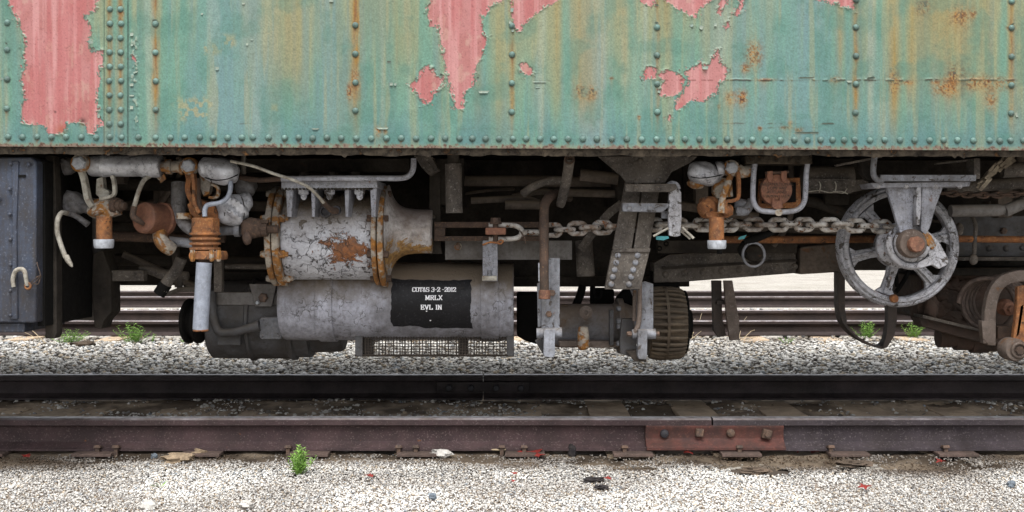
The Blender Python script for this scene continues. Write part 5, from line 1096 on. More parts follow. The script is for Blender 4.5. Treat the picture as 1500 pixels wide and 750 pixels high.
bolt(hr, 960, 489, 4.68, 4, 6, (1, -.2, 0)); bolt(hr, 924, 489, 4.66, 3.6, 6, (-1, -.3, 0))
mb = MB(); mb.prism([(935, 483), (948.5, 483), (948, 522), (946, 527), (935.5, 526), (934, 520)], 4.63, .05); obj('fork', mb, M['steelgrey'], hr, .003)
mb = MB(); mb.prism([(911, 467), (927, 467), (932, 500), (934, 526), (924, 523), (909, 518), (908, 500)], 4.76, .05); obj('shoe_plate', mb, M['motor'], hr, .003)
mb = MB(); mb.prism([(918, 515), (945, 512), (947, 530), (930, 530)], 4.70, .06); obj('shoe_tip', mb, M['wire'], hr, .003)
# ribbed drum
YD = 5.12; cyd = 473.5; kd = S(YD)
mb = MB(); mb.lathe_x([(949, 10), (949, 46), (951, 47), (970, 47.5), (997, 46), (1001, 44), (1003, 30)], cyd, YD, 60)
dm = part('ribbed_drum', 'drum', label='dirty brown ribbed drum, dusted with soil')(mb)
mb = MB(); mb.lathe_x([(970, 40), (970.5, 54), (974.5, 54), (975, 40)], cyd, YD, 60); obj('centre_ridge', mb, M['drum'], dm)
for i in range(32):
    a = 2 * math.pi * i / 32 + .05; mb = MB(); o_ = P(950, cyd, YD); rr = random.uniform(-.9, .9); ln = random.uniform(-3, 1)
    pts = [o_ + Vector((x * kd, -math.cos(a + q) * r_ * kd, math.sin(a + q) * r_ * kd)) for x, r_, q in ((0, 49, 0), (10, 51 , .01 * rr), (19, 51.4, .02 * rr), (32, 51, .03 * rr), (44 + ln * .3, 49.8, .05 * rr), (50, 47, .06 * rr))]
    mb.tubew(pts, [2.2 * kd, 2.7 * kd, 2.8 * kd, 2.7 * kd, 2.7 * kd, 1.8 * kd], 7); obj('rib', mb, M['drum'], dm)
mb = MB(); mb.lathe_x([(1001, 8), (1001, 46), (1004, 46), (1004, 8)], cyd - 2, YD + .02, 40); mb.lathe_x([(1004.2, 3), (1004.2, 8), (1008, 8), (1008, 21), (1012, 21), (1012.5, 3)], 475, YD + .02, 32); obj('end_disc', mb, M['black'], dm)
mb = MB(); mb.rect(955, 398, 996, 424, 5.2, .1); part('drum_bracket', 'black', bevel=.004)(mb)
for pts, r_ in ((((853, 420, 5.3), (850, 432, 5.28), (844, 446, 5.25), (838, 456, 5.2)), 6), (((870, 421, 5.25), (872, 435, 5.25), (879, 436, 5.25), (881, 425, 5.25)), 1.6), (((868, 420, 5.35), (868, 455, 5.3)), 4)):
    mb = MB(); mb.tube(list(pts), r_, 10, 4); part('cable', 'black')(mb)
mb = MB(); mb.rect(870, 424, 900, 460, 5.5, .2); part('gear_case', 'black', bevel=.01)(mb)
mb = MB(); mb.blob(925, 446, 5.25, 24, 22, 26, .03, 3); part('gear_case', 'black')(mb)
mb = MB(); mb.prism([(757, 430), (790, 430), (790, 505), (770, 500), (757, 492)], 5.35, .2); part('gear_case', 'black', bevel=.01)(mb)

# ---------------------------------------------------------------- long riveted beam on the right
mb = MB(); mb.prism([(958, 385), (980, 373), (1166, 360), (1166, 400), (1000, 413), (958, 414)], 5.18, .16)
lb = part('riveted_beam', 'dusty', bevel=.003, label='long dark riveted beam running to the spoked wheel')(mb)
mb = MB(); mb.prism([(971, 391), (1168, 380), (1168, 383), (971, 395)], 5.165, .02); obj('lap_edge', mb, M['dark'], lb, .001)
for i, x in enumerate((975, 1003, 1030, 1057, 1083, 1110, 1138, 1164)): rivethead(lb, x, 402 - i * 1.7, 5.18, 5, 'dusty')
mb = MB(); mb.rect(963, 352, 1168, 371, 5.14, .05); tb = part('upper_channel', 'dark', bevel=.003)(mb)
for x, y in ((966, 364), (976, 357)):
    mb = MB(); mb.torus(x, y, 5.138, 3, 1, (0, 1, 0), 14, 6); obj('hole_rim', mb, M['black'], tb)
mb = MB(); mb.prism([(1172, 362), (1240, 355), (1240, 398), (1172, 402)], 5.16, .12); part('beam_box', mat('brown_streaked_box', (.125, .10, .08), (.08, .065, .055), 5, rust=.4, rust_s=7, rust_c=((.15,.075,.04),(.08,.045,.03)), dirt=.5, rough=.85), bevel=.005)(mb)
mb = MB(); mb.rect(1240, 352, 1345, 396, 5.3, .12); part('beam_box', 'dark', bevel=.005)(mb)
# two dark posts and hanging strap loop
mb = MB(); mb.prism([(1043, 411), (1057, 411), (1058, 465), (1064, 492), (1052, 494), (1045, 484)], 5.22, .03); part('dark_post', 'strapblack', bevel=.002)(mb)
mb = MB(); mb.prism([(1060, 411), (1073, 411), (1083, 470), (1083, 498), (1069, 499), (1064, 465)], 5.16, .02); part('dark_post', 'hanger', bevel=.002, label='steel strap post with a rust stain, between drum and spoked wheel')(mb)
mb = MB(); mb.rect(1050, 440, 1066, 446, 5.2, .05); part('post_tie', 'strapblack', bevel=.001)(mb)
mb = MB(); mb.strap([(1232, 398), (1232, 425), (1233, 455), (1238, 474), (1250, 489), (1266, 500), (1284, 508), (1296, 508), (1303, 498), (1307, 478), (1308, 462), (1307, 448)], 30, 3.0, 5.02, 6)
sl_ = part('strap_loop', 'strapblack', label='bent dark steel strap loop hanging below the spoked wheel')(mb)
mb = MB(); mb.prism([(1227, 398), (1238, 398), (1238, 452), (1241, 472), (1235, 474), (1229, 456)], 5.015, .006); obj('strap_face', mb, M['strapblack'], sl_, .001); mb = MB(); mb.prism([(1300, 445), (1314, 445), (1314, 470), (1310, 492), (1300, 509), (1293, 511), (1299, 490), (1301, 466)], 5.012, .006); obj('strap_face', mb, M['strapblack'], sl_, .001)

# ---------------------------------------------------------------- right valve group
mb = MB(); mb.blob(1032, 254, 4.52, 25, 19, 17, .05, 32, 12, 30, 20, .88); mb.blob(1053, 248, 4.52, 11, 14, 12.5, .03, 33); we = part('wrapped_elbow', 'wrap', label='silver wrapped elbow beside the right hex cap')(mb)
mb = MB(); mb.torus(1046, 250, 4.52, 14.5, .8, (1, .1, .2), 30, 6); mb.tube([(1012, 259, 4.475), (1026, 261, 4.448), (1044, 259, 4.452), (1058, 256, 4.47)], .9, 6, 4); obj('seam', mb, M['black'], we)
mb = MB(); mb.blob(1020, 268, 4.56, 13, 11, 9, .08, 35); part('pipe_stub', 'ochre')(mb)
mb = MB(); mb.tube([(1080, 249, 4.52), (1088, 252, 4.52), (1102, 249, 4.54)], [10, 9, 8.5], 14, 3); mb.blob(1096, 250, 4.54, 11, 8, 8, .05, 36); part('rusty_elbow', 'ochre')(mb)
mb = MB(); mb.strap([(1082, 252), (1083, 270), (1082, 289), (1074, 294), (1064, 296), (1063, 313)], 10, 5, 4.47); part('bent_strap', 'rust', bevel=.001)(mb)
mb = MB(); mb.tube([(1070, 258, 4.50), (1064, 274, 4.48), (1058, 292, 4.47), (1056, 312, 4.47)], [4.5, 5, 5, 5], 10, 4); part('hanger_arm', 'ochre')(mb)
mb = MB(); mb.prism([(1046, 262), (1056, 260), (1072, 262), (1074, 288), (1060, 289), (1050, 291), (1045, 282)], 4.56, .05); part('valve_bracket', 'ochre', bevel=.002)(mb)
mb = MB(); mb.blob(1037, 304, 4.54, 15, 14, 15, .08, 38, 0, 22, 14, .8); mb.prism([(1034, 312), (1072, 308), (1074, 314), (1066, 319), (1036, 319)], 4.50, .07); mb.blob(1064, 308, 4.50, 10, 9, 9, .1, 39)
va = part('valve_body', 'rust', bevel=.002, label='rusty valve with brown tube and white cap, right of the riveted post')(mb)
mb = MB(); mb.lathe_z([(318, 11), (354, 11)], 1049.5, 4.48, 24); obj('drip_tube', mb, M['rust'], va)
mb = MB(); mb.lathe_z([(352, 13.4), (353, 13.8), (362, 13.6), (364.5, 12.6), (365, 3)], 1050, 4.48, 28); obj('cap', mb, M['white'], va)
mb = MB(); mb.lathe_z([(364, 2), (364, 4), (372, 4), (372, 2)], 1054, 4.6, 10); obj('plug', mb, M['black'], va)
mb = MB(); mb.blob(1086, 300, 4.60, 10, 9, 9, .06, 41); mb.tube([(1078, 308, 4.58), (1092, 308, 4.58), (1100, 294, 4.6)], [7, 8, 6], 12, 3); obj('side_fitting', mb, M['steelgrey'], va)

# receptacle with round lid in a bent tube frame
mb = MB(); mb.tube([(1106, 238, 4.50), (1104, 255, 4.50), (1103, 280, 4.50), (1104, 296, 4.50), (1112, 307, 4.50), (1128, 310, 4.50), (1155, 310, 4.50), (1170, 306, 4.50), (1178, 295, 4.50), (1180, 278, 4.50), (1181, 255, 4.50), (1183, 238, 4.50)], 4.0, 14, 6)
fr = part('tube_guard', 'grey', label='bent grey tube guard around the round red brown lid')(mb)
mb = MB(); mb.disc(1141, 311, 4.488, [(0, 5.5), (3, 5.5)], 16); mb.disc(1141, 311, 4.485, [(0, 1.6), (.5, 1.6)], 12); obj('lug', mb, M['ochre'], fr)
mb = MB(); mb.rect(1093, 228, 1190, 240, 4.48, .12); part('guard_beam', 'sillb', bevel=.003)(mb)
mb = MB(); mb.prism([(1112, 262), (1172, 260), (1174, 300), (1170, 305), (1114, 305), (1110, 300)], 4.62, .015); part('receptacle_plate', 'rust', bevel=.002)(mb)
mb = MB(); mb.prism([(1159, 267), (1166, 267), (1166, 296), (1150, 297), (1158, 290)], 4.612, .012); part('receptacle_opening', 'black')(mb)
mb = MB(); mb.prism([(1118, 262), (1126, 262), (1124, 298), (1116, 298)], 4.612, .012); part('receptacle_opening', 'black')(mb)
mb = MB(); mb.disc(1138, 278, 4.50, [(0, 21), (.8, 22.6), (3, 23.2), (16, 23.2), (22, 20)], 44); ld = part('round_lid', 'lid', label='round red brown cast lid with raised lettering')(mb)
for x in (1128, 1148.5):
    mb = MB(); mb.prism([(x - 4, 251), (x + 4, 250), (x + 4.5, 260), (x + 1.5, 266), (x - 2.5, 266), (x - 4, 260)], 4.487, .04); obj('hinge_lug', mb, M['lid'], ld, .0015)
mb = MB(); mb.tubew([P(1121, 253, 4.50), P(1155, 252, 4.50)], 2.2 * S(4.5), 10); obj('hinge_pin', mb, M['rustdark'], ld)
mb = MB(); mb.prism([(1133, 294), (1145, 294), (1147, 304), (1143, 306), (1134, 306), (1131, 302)], 4.484, .03); mb.disc(1138, 302, 4.482, [(0, 2), (.6, 2)], 12); obj('latch_tab', mb, M['lid'], ld, .001)
for x in (1133, 1143.5):
    mb = MB(); mb.prism([(x - 1.4, 290), (x + 1.4, 290), (x + 1.8, 300), (x - 1.8, 300)], 4.485, .02); obj('tab_rib', mb, M['lid'], ld)
# raised lettering round the lid
def raised(txt, xc, row, size):
    cu = bpy.data.curves.new('raised_lettering', 'FONT'); cu.body = txt; cu.size = size * S(4.5) * 1.35; cu.align_x = 'CENTER'; cu.extrude = .0012; cu.resolution_u = 2
    o = bpy.data.objects.new('tmp', cu); COL.objects.link(o); dg = bpy.context.evaluated_depsgraph_get(); me = bpy.data.meshes.new_from_object(o.evaluated_get(dg)); bpy.data.objects.remove(o)
    mb = MB(); c0 = P(xc, row, 4.4995); mb.add([(c0.x + v.co.x, c0.y - v.co.z, c0.z + v.co.y) for v in me.vertices], [tuple(p.vertices) for p in me.polygons]); return obj('raised_lettering', mb, M['rustdark'], ld, 0, 30)
raised('INTERNATIONAL', 1138, 272.0, 4.6); raised('COMPANY', 1138, 277.6, 4.6); raised('RUTLAND', 1138, 283.4, 4.6); raised('VERMONT U.S.A.', 1138, 289.2, 4.0)
# insulated pipe behind with wire lacing
mb = MB(); mb.tube([(1176, 263, 4.80), (1247, 262, 4.80)], 20, 20); mb.rect(1180, 262, 1247, 283, 4.72, .02); ip = part('lagged_pipe', 'dusty', label='dusty lagged pipe laced with wire, behind the round lid guard')(mb)
mb = MB()
for x in (1200, 1223): mb.tube([(x, 266, 4.71), (x + 2, 272, 4.705), (x, 282, 4.71)], .9, 6, 3)
mb.tube([(1184, 281, 4.71), (1200, 279, 4.70), (1215, 282, 4.70), (1230, 280, 4.70), (1242, 284, 4.70)], .8, 6, 4); mb.tube([(1220, 280, 4.70), (1235, 283, 4.70), (1241, 276, 4.70)], .7, 6, 3); obj('lacing_wire', mb, M['cream'], ip)
mb = MB(); mb.prism([(1246, 264), (1270, 262), (1276, 276), (1247, 282)], 4.76, .05); part('pipe_support', 'dusty', bevel=.003)(mb)
mb = MB(); mb.tube([(1175, 292, 4.95), (1205, 300, 4.95), (1240, 314, 4.95)], 8, 14, 4); part('pipe', 'dark')(mb)
mb = MB(); mb.tube([(1060, 351, 4.95), (1180, 351, 4.95), (1330, 350, 4.95)], 5.5, 12); part('brake_rod', 'rust', label='thin rusty brake rod passing behind the spoked wheel')(mb)
mb = MB(); mb.tube([(1395, 350, 4.95), (1520, 351, 4.95)], 5.0, 12); part('brake_rod', 'rust')(mb)

# hanging ring and its hose
mb = MB(); mb.torus(1104, 373, 4.72, 15.6, 2.0, (.1, 1, 0), 36, 10, 0, 360, 1.12); tag(obj('hanging_ring', mb, M['steelgrey'], None), 'plain grey steel ring hanging loose below the chain', 'ring')
mb = MB(); mb.tube([(1092, 356, 4.74), (1108, 349, 4.72), (1124, 343, 4.70), (1134, 339, 4.69)], [7, 6, 5, 4], 12, 4); mb.tube([(1092, 356, 4.78), (1086, 366, 4.80), (1090, 374, 4.82)], [6, 6, 5], 10, 3); part('rubber_hose', 'black', label='black hose stub above the hanging ring')(mb)
mb = MB(); mb.blob(1104, 371, 4.95, 15, 10, 12, .04, 4); part('dark_boss', 'dark')(mb)

# ---------------------------------------------------------------- spoked brake wheel with bracket
YW = 4.80; wx_, wy_ = 1318, 361; kw = S(YW)
mb = MB(); mb.disc(wx_, wy_, YW - .022, [(0, 76), (0, 86), (2, 88), (6, 89.5), (9, 87), (11, 84), (13, 87), (16, 89.5), (18, 88), (18, 76), (16, 74.5), (4, 74.5), (1, 76)], 72, ring=True); bw = part('spoked_wheel', 'wheel', label='large pale spoked chain wheel with peeling paint')(mb)
mb = MB(); mb.disc(wx_, wy_, YW - .026, [(0, 74.5), (-2.5, 77), (-2.5, 81), (0, 83)], 72, ring=True); obj('rim_bead', mb, M['wheel'], bw)
for i in range(6):
    a = R(13 + 60 * i); ca, sa = math.cos(a), -math.sin(a)
    def q(r_, w_): return (wx_ + ca * r_ - sa * w_, wy_ + sa * r_ + ca * w_)
    mb = MB(); mb.prism([q(24, -9), q(45, -7), q(64, -8), q(72, -15), q(73.5, 0), q(72, 15), q(64, 8), q(45, 7), q(24, 9)], YW - .010, .022)
    mb.prism([q(22, -3), q(72, -2.6), q(72, 2.6), q(22, 3)], YW - .024, .05); obj('spoke', mb, M['wheel'], bw, .003)
mb = MB(); mb.disc(wx_, wy_, YW - .035, [(0, 10), (0, 28), (4, 32), (20, 32), (24, 26)], 36); obj('hub', mb, M['wheel'], bw)
mb = MB(); k = S(4.76); mb.lathe(P(1309, 437, 4.755), (-.1, -1, -.1), [(-6*k, 5*k), (0, 6.5*k), (6*k, 6*k), (8*k, 4*k)], 12); obj('rim_bolt', mb, M['rust'], bw)
# chain drum and cast hook behind the bracket
mb = MB(); mb.disc(1330, 360, 4.58, [(0, 22), (0, 30), (3, 33), (12, 26), (30, 25), (34, 34), (40, 34)], 40); cd = part('chain_drum', 'wheel', label='small chain drum on the wheel shaft')(mb)
mb = MB(); mb.torus(1336, 356, 4.565, 34, 5.5, (0, 1, 0), 34, 10, 165, 345); obj('drum_flange', mb, M['wheel'], cd)
mb = MB(); mb.torus(1336, 357, 4.548, 22, 5.2, (0, 1, 0), 34, 10, 150, 350); obj('shaft_collar', mb, M['wheel'], cd, label='rust stained collar')
mb = MB(); mb.prism([(1354, 334), (1366, 344), (1378, 358), (1390, 380), (1388, 388), (1376, 394), (1366, 388), (1352, 392), (1340, 394), (1346, 384), (1362, 376), (1356, 360), (1350, 346)], 4.545, .03); pw = part('pawl', 'wheel', bevel=.003, label='pale cast pawl lever on the wheel shaft, rust along its edge')(mb)
mb = MB(); mb.prism([(1355, 335), (1365, 346), (1372, 360), (1366, 366), (1358, 358), (1351, 345)], 4.537, .02); obj('edge', mb, M['ochre'], pw, .002)
# bracket
mb = MB(); mb.prism([(1276, 268), (1422, 266), (1420, 273), (1280, 275)], 4.50, .16); bk = part('wheel_bracket', 'grey', bevel=.002, label='grey two legged bracket that carries the spoked wheel')(mb)
mb = MB(); mb.prism([(1298, 274), (1342, 274), (1338, 300), (1337, 340), (1326, 345), (1318, 340), (1308, 306)], 4.535, .022); obj('leg', mb, M['grey'], bk, .003)
mb = MB(); mb.prism([(1351, 274), (1382, 273), (1372, 300), (1362, 334), (1356, 344), (1349, 338), (1349, 300)], 4.535, .022); obj('leg', mb, M['grey'], bk, .003)
mb = MB(); mb.prism([(1342, 274), (1350, 274), (1349, 312), (1347, 330), (1343, 330), (1342, 312)], 4.50, .10); obj('web', mb, M['wheel'], bk, .003)
for x in (1286, 1327, 1370, 1405): rivethead(bk, x, 273, 4.51, 5, 'wheel', (0, -.5, -1))
mb = MB(); mb.disc(1338, 357, 4.50, [(0, 14), (0, 19), (4, 21.5), (30, 21.5)], 32); obj('bearing', mb, M['hanger'], bk)
mb = MB(); k = S(4.49); mb.lathe(P(1341, 358, 4.49), (0, -1, 0), [(-10*k, 11.5*k), (6*k, 12*k), (8*k, 10.5*k)], 10, .2); mb.lathe(P(1342, 358, 4.49 - 8*k), (0, -1, 0), [(0, 1.5*k), (.4*k, 1.2*k)], 8); obj('axle_nut', mb, M['lid'], bk, .001)
# box frame above the wheel
mb = MB(); mb.tube([(1281, 230, 4.46), (1279, 252, 4.46), (1284, 263, 4.46), (1294, 264, 4.46)], 4.5, 10, 4); fr_ = part('box_frame', 'steelgrey', label='square steel frame above the spoked wheel')(mb)
mb = MB(); mb.rect(1290, 256, 1430, 265, 4.45, .06); obj('lower_bar', mb, M['steelgrey'], fr_, .002)
mb = MB(); mb.prism([(1427, 232), (1436, 232), (1436, 262), (1427, 262)], 4.46, .08); obj('side_bar', mb, M['dusty'], fr_, .002)
mb = MB(); mb.prism([(1261, 236), (1276, 234), (1279, 266), (1270, 264), (1262, 254)], 4.58, .04); obj('side_plate', mb, M['dark'], fr_, .002)
mb = MB(); mb.prism([(1225, 241), (1290, 228), (1292, 231), (1226, 244)], 4.5, .03); part('sill_brace', 'dusty', bevel=.001)(mb); mb = MB(); mb.prism([(1372, 239), (1432, 231), (1432, 235), (1372, 241)], 4.52, .03); part('sill_brace', 'dusty', bevel=.001)(mb)
# shredded lagging at the right
mb = MB(); rnd = random.Random(9)
for i in range(46):
    t = rnd.random(); x = 1437 + 40 * t + rnd.uniform(-5, 5); y = 266 - 34 * t + rnd.uniform(-6, 5); l_ = rnd.uniform(8, 20); w_ = rnd.uniform(1.2, 3.2); d_ = rnd.uniform(-4, 4)
    mb.prism([(x - l_ * .45, y + l_ * .45 + d_), (x + l_ * .4, y - l_ * .4), (x + l_ * .45 + w_, y - l_ * .35 + w_), (x - l_ * .35 + w_, y + l_ * .4 + w_ + d_)], 4.47 + rnd.uniform(0, .06), .008)
part('shredded_lagging', 'straw', label='frayed shredded lagging under the sill at the right', ang=20)(mb)
mb = MB(); mb.tube([(1468, 250, 4.62), (1520, 247, 4.6)], 11, 14); part('pipe', 'dusty')(mb)
mb = MB(); mb.tube([(1385, 276, 4.80), (1440, 272, 4.78), (1520, 266, 4.78)], 9, 14); part('pipe', 'dusty')(mb)
mb = MB(); mb.tube([(1392, 309, 4.72), (1462, 308, 4.72), (1470, 307, 4.72)], [9, 9, 7], 16); part('pipe', 'plate', label='pale dusty pipe right of the spoked wheel')(mb)
mb = MB(); mb.tube([(1472, 309, 4.74), (1484, 304, 4.74), (1520, 288, 4.74)], 9, 14); part('pipe', 'plate')(mb)
# small chain at the right
sc_ = thing('small_chain', 'thin rusty chain hanging in shade right of the spoked wheel', 'chain', P(1450, 284, 4.66))
for i in range(13):
    x = 1384 + i * 11.2; y = 283 + 3.0 * math.sin(i * .28); mb = MB()
    if i % 2: mb.torus(x, y, 4.66, 6.0, 1.7, (0, 1, .1), 20, 7, 0, 360, .62)
    else: mb.torus(x, y, 4.66, 6.0, 1.7, (0, .25, 1), 20, 7, 0, 360, .62)
    for q_ in range(len(mb.v)):
        v = mb.v[q_]; c0 = P(x, y, 4.66); mb.v[q_] = (c0.x + (v[0] - c0.x) * 1.4, v[1], v[2])
    obj('link', mb, M['rustdark'], sc_)
# channel with bolts at right
mb = MB(); mb.rect(1396, 316, 1560, 376, 5.2, .08); rc = part('side_channel', 'motor', bevel=.004)(mb)
mb = MB(); mb.rect(1400, 376.5, 1560, 382, 5.15, .1); obj('lower_flange', mb, M['dusty'], rc, .002)
for x, y in ((1449, 364), (1474, 364), (1498, 363)): rivethead(rc, x, y, 5.2, 5, 'motor')
bolt(rc, 1469, 338, 5.2, 5, 6); 
mb = MB(); mb.tube([(1423, 316, 4.95), (1429, 330, 4.94), (1428, 350, 4.94), (1427, 372, 4.94)], 3, 8, 4); mb.blob(1426, 380, 4.94, 6, 6, 8, .05, 3); mb.blob(1405, 336, 4.95, 6, 6, 9, .08, 5); part('drain_cock', 'dusty')(mb)

# ---------------------------------------------------------------- brake chain
ch = thing('brake_chain', 'heavy flaking chain stretched from the rusty clevis to the spoked wheel', 'chain', P(1000, 335, 4.66))
def chy(x): return 338.5 - 9.0 * min(1, (x - 780) / 180) + 0.6 * (x > 960) - 1.0 * math.sin(max(0, min(1, (x - 960) / 350)) * math.pi)  + (2.6 * max(0, (x - 1240) / 70))
def link(x, y, Y, face, ln=33, wd=22, w_=4.0, tw=0, m='chain', lab=None):
    k = S(Y); c0 = P(x, y, Y); pts = []; hl_ = (ln / 2 - w_) * k; hw = (wd / 2 - w_) * k; st_ = hl_ - hw
    for i in range(28):
        a = 2 * math.pi * i / 28; u = hw * math.cos(a) + (st_ if math.cos(a) > 0 else -st_); v = hw * math.sin(a); t = R(face + tw)
        pts.append(c0 + Vector((u, v * math.sin(t), v * math.cos(t))))
    rr = [w_ * k * (1 + .06 * math.sin(i * 2.1 + x)) for i in range(28)]
    mb = MB(); mb.tubew(pts, rr, 9, False, True); return obj('link', mb, M[m], ch, label=lab)
x = 809.0; i = 0; rnd = random.Random(12)
link(778, 340.5, 4.66, 90, 36, 22, 4.2, 0, 'whitechain', 'white flaking link next to the clevis')
while x < 1322:
    y = chy(x) + rnd.uniform(-.5, .5)
    link(x, y, 4.66 + (.0 if x < 1290 else .02), 6 if i % 2 == 0 else 96, 33, 23, 3.7, rnd.uniform(-10, 10), 'chain' if (x < 940 or x > 1070 and x < 1130) else 'whitechain')
    x += 18.4 + .5 * min(1, max(0, (x - 1100) / 100)); i += 1
mb = MB(); mb.tube([(716, 330, 4.65), (748, 330, 4.65), (760, 333, 4.65), (765, 340, 4.65), (760, 347, 4.65), (748, 350, 4.65), (716, 350, 4.65)], [3.7, 3.7, 3.8, 4, 3.8, 3.7, 3.7], 12, 4); obj('clevis', mb, M['whitechain'], ch, label='white and rust flaking clevis')
mb = MB(); mb.rect(711, 333.5, 741, 344, 4.60, .09); obj('clevis_block', mb, M['lid'], ch, .004)
mb = MB(); mb.lathe_z([(319, 1), (319, 7), (325, 7.6), (326, 9), (328, 9), (328, 4), (357, 4), (357, 1)], 726, 4.64, 6); obj('clevis_bolt', mb, M['rustdark'], ch)
mb = MB(); mb.tube([(707, 359, 4.62), (718, 355, 4.62), (728, 356, 4.62), (734, 357, 4.62), (737, 353, 4.62), (733, 352, 4.62), (729, 355, 4.62)], 1.5, 7, 3); obj('cotter', mb, M['rust'], ch)
mb = MB(); mb.tube([(758, 355, 4.60), (765, 346, 4.60), (762, 338, 4.60), (768, 347, 4.60), (770, 357, 4.60)], .9, 6, 3); obj('tie_wire', mb, M['rustdark'], ch)

# ---------------------------------------------------------------- bogie end at the right
mb = MB(); mb.prism([(1350, 404), (1380, 398), (1520, 396), (1520, 500), (1440, 488), (1352, 466)], 5.5, .5); bg_ = part('bogie', 'bogie', bevel=.01, label='dark rusty bogie end with coil spring and arched hanger')(mb)
mb = MB(); mb.prism([(1346, 466), (1352, 462), (1445, 484), (1520, 492), (1520, 508), (1440, 503), (1350, 478)], 5.0, .1); obj('spring_plank', mb, M['bogie'], bg_, .004)
mb = MB(); mb.prism([(1352, 461), (1440, 483), (1440, 487), (1352, 466)], 4.96, .12); obj('plank_edge', mb, M['dusty'], bg_, .002)
mb = MB(); k = S(5.05); pts = []; rr = []
for i in range(150):
    t = i / 149; a = t * 2 * math.pi * 4.6; pts.append(P(1444, 446, 4.93) + Vector((.6, .8, 0)) * (t * 4.6 * 20 * k) + Vector((-.8, .6, 0)) * (math.cos(a) * 37 * k) + Vector((0, 0, math.sin(a) * 37 * k))); rr.append(3.4 * k)
mb.tubew(pts, rr, 10); obj('coil_spring', mb, M['spring'], bg_)
mb = MB(); mb.strap([(1449, 504), (1450, 480), (1452, 450), (1458, 427), (1470, 412), (1486, 406), (1500, 404), (1520, 404)], 12, 17, 4.78, 8); ha = obj('arched_hanger', mb, M['hanger'], bg_, .004, label='worn grey brown arched hanger')
mb = MB(); mb.prism([(1438, 470), (1459, 470), (1459, 507), (1448, 506), (1440, 496)], 4.778, .04); obj('hanger_foot', mb, M['hanger'], bg_, .003)
mb = MB(); mb.prism([(1494, 448), (1506, 440), (1520, 440), (1520, 508), (1500, 508), (1484, 502), (1488, 490)], 4.72, .04); mb.prism([(1491, 420), (1504, 418), (1499, 460), (1494, 490), (1484, 500), (1489, 460)], 4.72, .03); obj('swing_link', mb, M['rust'], bg_, .004, label='ochre rusty swing link')
mb = MB(); mb.disc(1489, 513, 4.68, [(0, 8), (0, 15), (3, 17), (26, 17)], 32); mb.torus(1493, 513, 4.678, 10, 2.6, (0, 1, 0)); obj('link_eye', mb, M['hanger'], bg_)
mb = MB(); mb.disc(1493, 513, 4.67, [(0, 3), (0, 6), (-3, 6), (-3, 3)], 6); obj('pin_nut', mb, M['rustdark'], bg_)
mb = MB(); mb.blob(1473, 450, 4.9, 13, 12, 12, .08, 51); mb.lathe(P(1476, 452, 4.86), (.1, -1, 0), [(0, 10*S(4.86)), (6*S(4.86), 10*S(4.86)), (7*S(4.86), 6*S(4.86)), (14*S(4.86), 6*S(4.86))], 6); obj('spring_bolt', mb, M['lid'], bg_)
mb = MB(); mb.rect(1462, 478, 1486, 497, 4.84, .1); obj('block', mb, M['rustdark'], bg_, .004)
for x, y, r_ in ((1386, 494, 15), (1410, 500, 13), (1434, 504, 13), (1456, 505, 10)):
    mb = MB(); mb.lathe_x([(x - 13, 3), (x - 12, r_), (x + 12, r_), (x + 13, 3)], y, 5.15, 22); obj('roller', mb, M['bogie'], bg_)
mb = MB(); mb.lathe_x([(1336, 4), (1338, 18), (1348, 20), (1352, 14), (1356, 4)], 452, 5.1, 24); mb.blob(1364, 452, 5.0, 10, 10, 18, .1, 61); obj('axle_end', mb, M['bogie'], bg_)
mb = MB()
for i in range(26): mb.blob(random.uniform(1365, 1425), random.uniform(408, 468), 5.50, random.uniform(8, 20), 5, random.uniform(4, 9), .2, i, random.uniform(-40, 40), 12, 8)
obj('grease_cake', mb, M['bogie'], bg_)
mb = MB(); mb.rect(1380, 392, 1560, 404, 5.35, .3); part('bogie_bolster', 'dark', bevel=.005)(mb)
mb = MB(); mb.tube([(1338, 372, 5.2), (1330, 400, 5.2), (1318, 420, 5.2), (1312, 428, 5.2)], 3.2, 8, 4); mb.tube([(1312, 394, 5.2), (1314, 420, 5.2)], 3, 8); part('cable', 'black')(mb)

# ================================================================== small things on the ground
def at_ground(px, py, z=-.02):
    Y = (H - z) * F / (py - Y0); return Vector(((px - XC) * Y / F, Y, z))
def weed(px, py, hpx, wpx, n, label, seed, z=-.02, leafw=.10):
    rnd = random.Random(seed); b = at_ground(px, py, z); k = S(b.y); t = thing('weed', label, 'weed', b, None)
    st = MB(); lf = MB()
    for s_ in range(n):
        ang = rnd.uniform(0, 2 * math.pi); sp = rnd.random() ** .7; h_ = hpx * k * rnd.uniform(.55, 1.0) * (1.05 - .45 * sp); ox = math.cos(ang) * sp * wpx * .5 * k; oy = math.sin(ang) * sp * wpx * .4 * k
        pts = [b + Vector((ox * .25 * (1 - u) + ox * u, oy * .25 * (1 - u) + oy * u, h_ * u)) for u in (0, .35, .7, 1)]
        st.tubew(pts, [.0016, .0014, .0011, .0006], 5)
        for l_ in range(int(13)):
            u = .12 + .88 * l_ / 12; p = pts[0].lerp(pts[1], u / .35) if u < .35 else (pts[1].lerp(pts[2], (u - .35) / .35) if u < .7 else pts[2].lerp(pts[3], (u - .7) / .3))
            a2 = l_ * 2.4 + ang; L = h_ * rnd.uniform(.22, .42) * (1.2 - .5 * u); up = rnd.uniform(.25, .8); d = Vector((math.cos(a2), math.sin(a2), up)).normalized(); sd_ = d.cross(Vector((0, 0, 1))).normalized() * L * leafw
            tip = p + d * L + Vector((0, 0, -.18 * L)); mid = p + d * L * .5; lf.add([p, mid + sd_, tip, mid - sd_], [(0, 1, 2, 3)])
    obj('stem', st, M['leaf'], t); obj('leaves', lf, M['leaf'], t, flat=True); return t
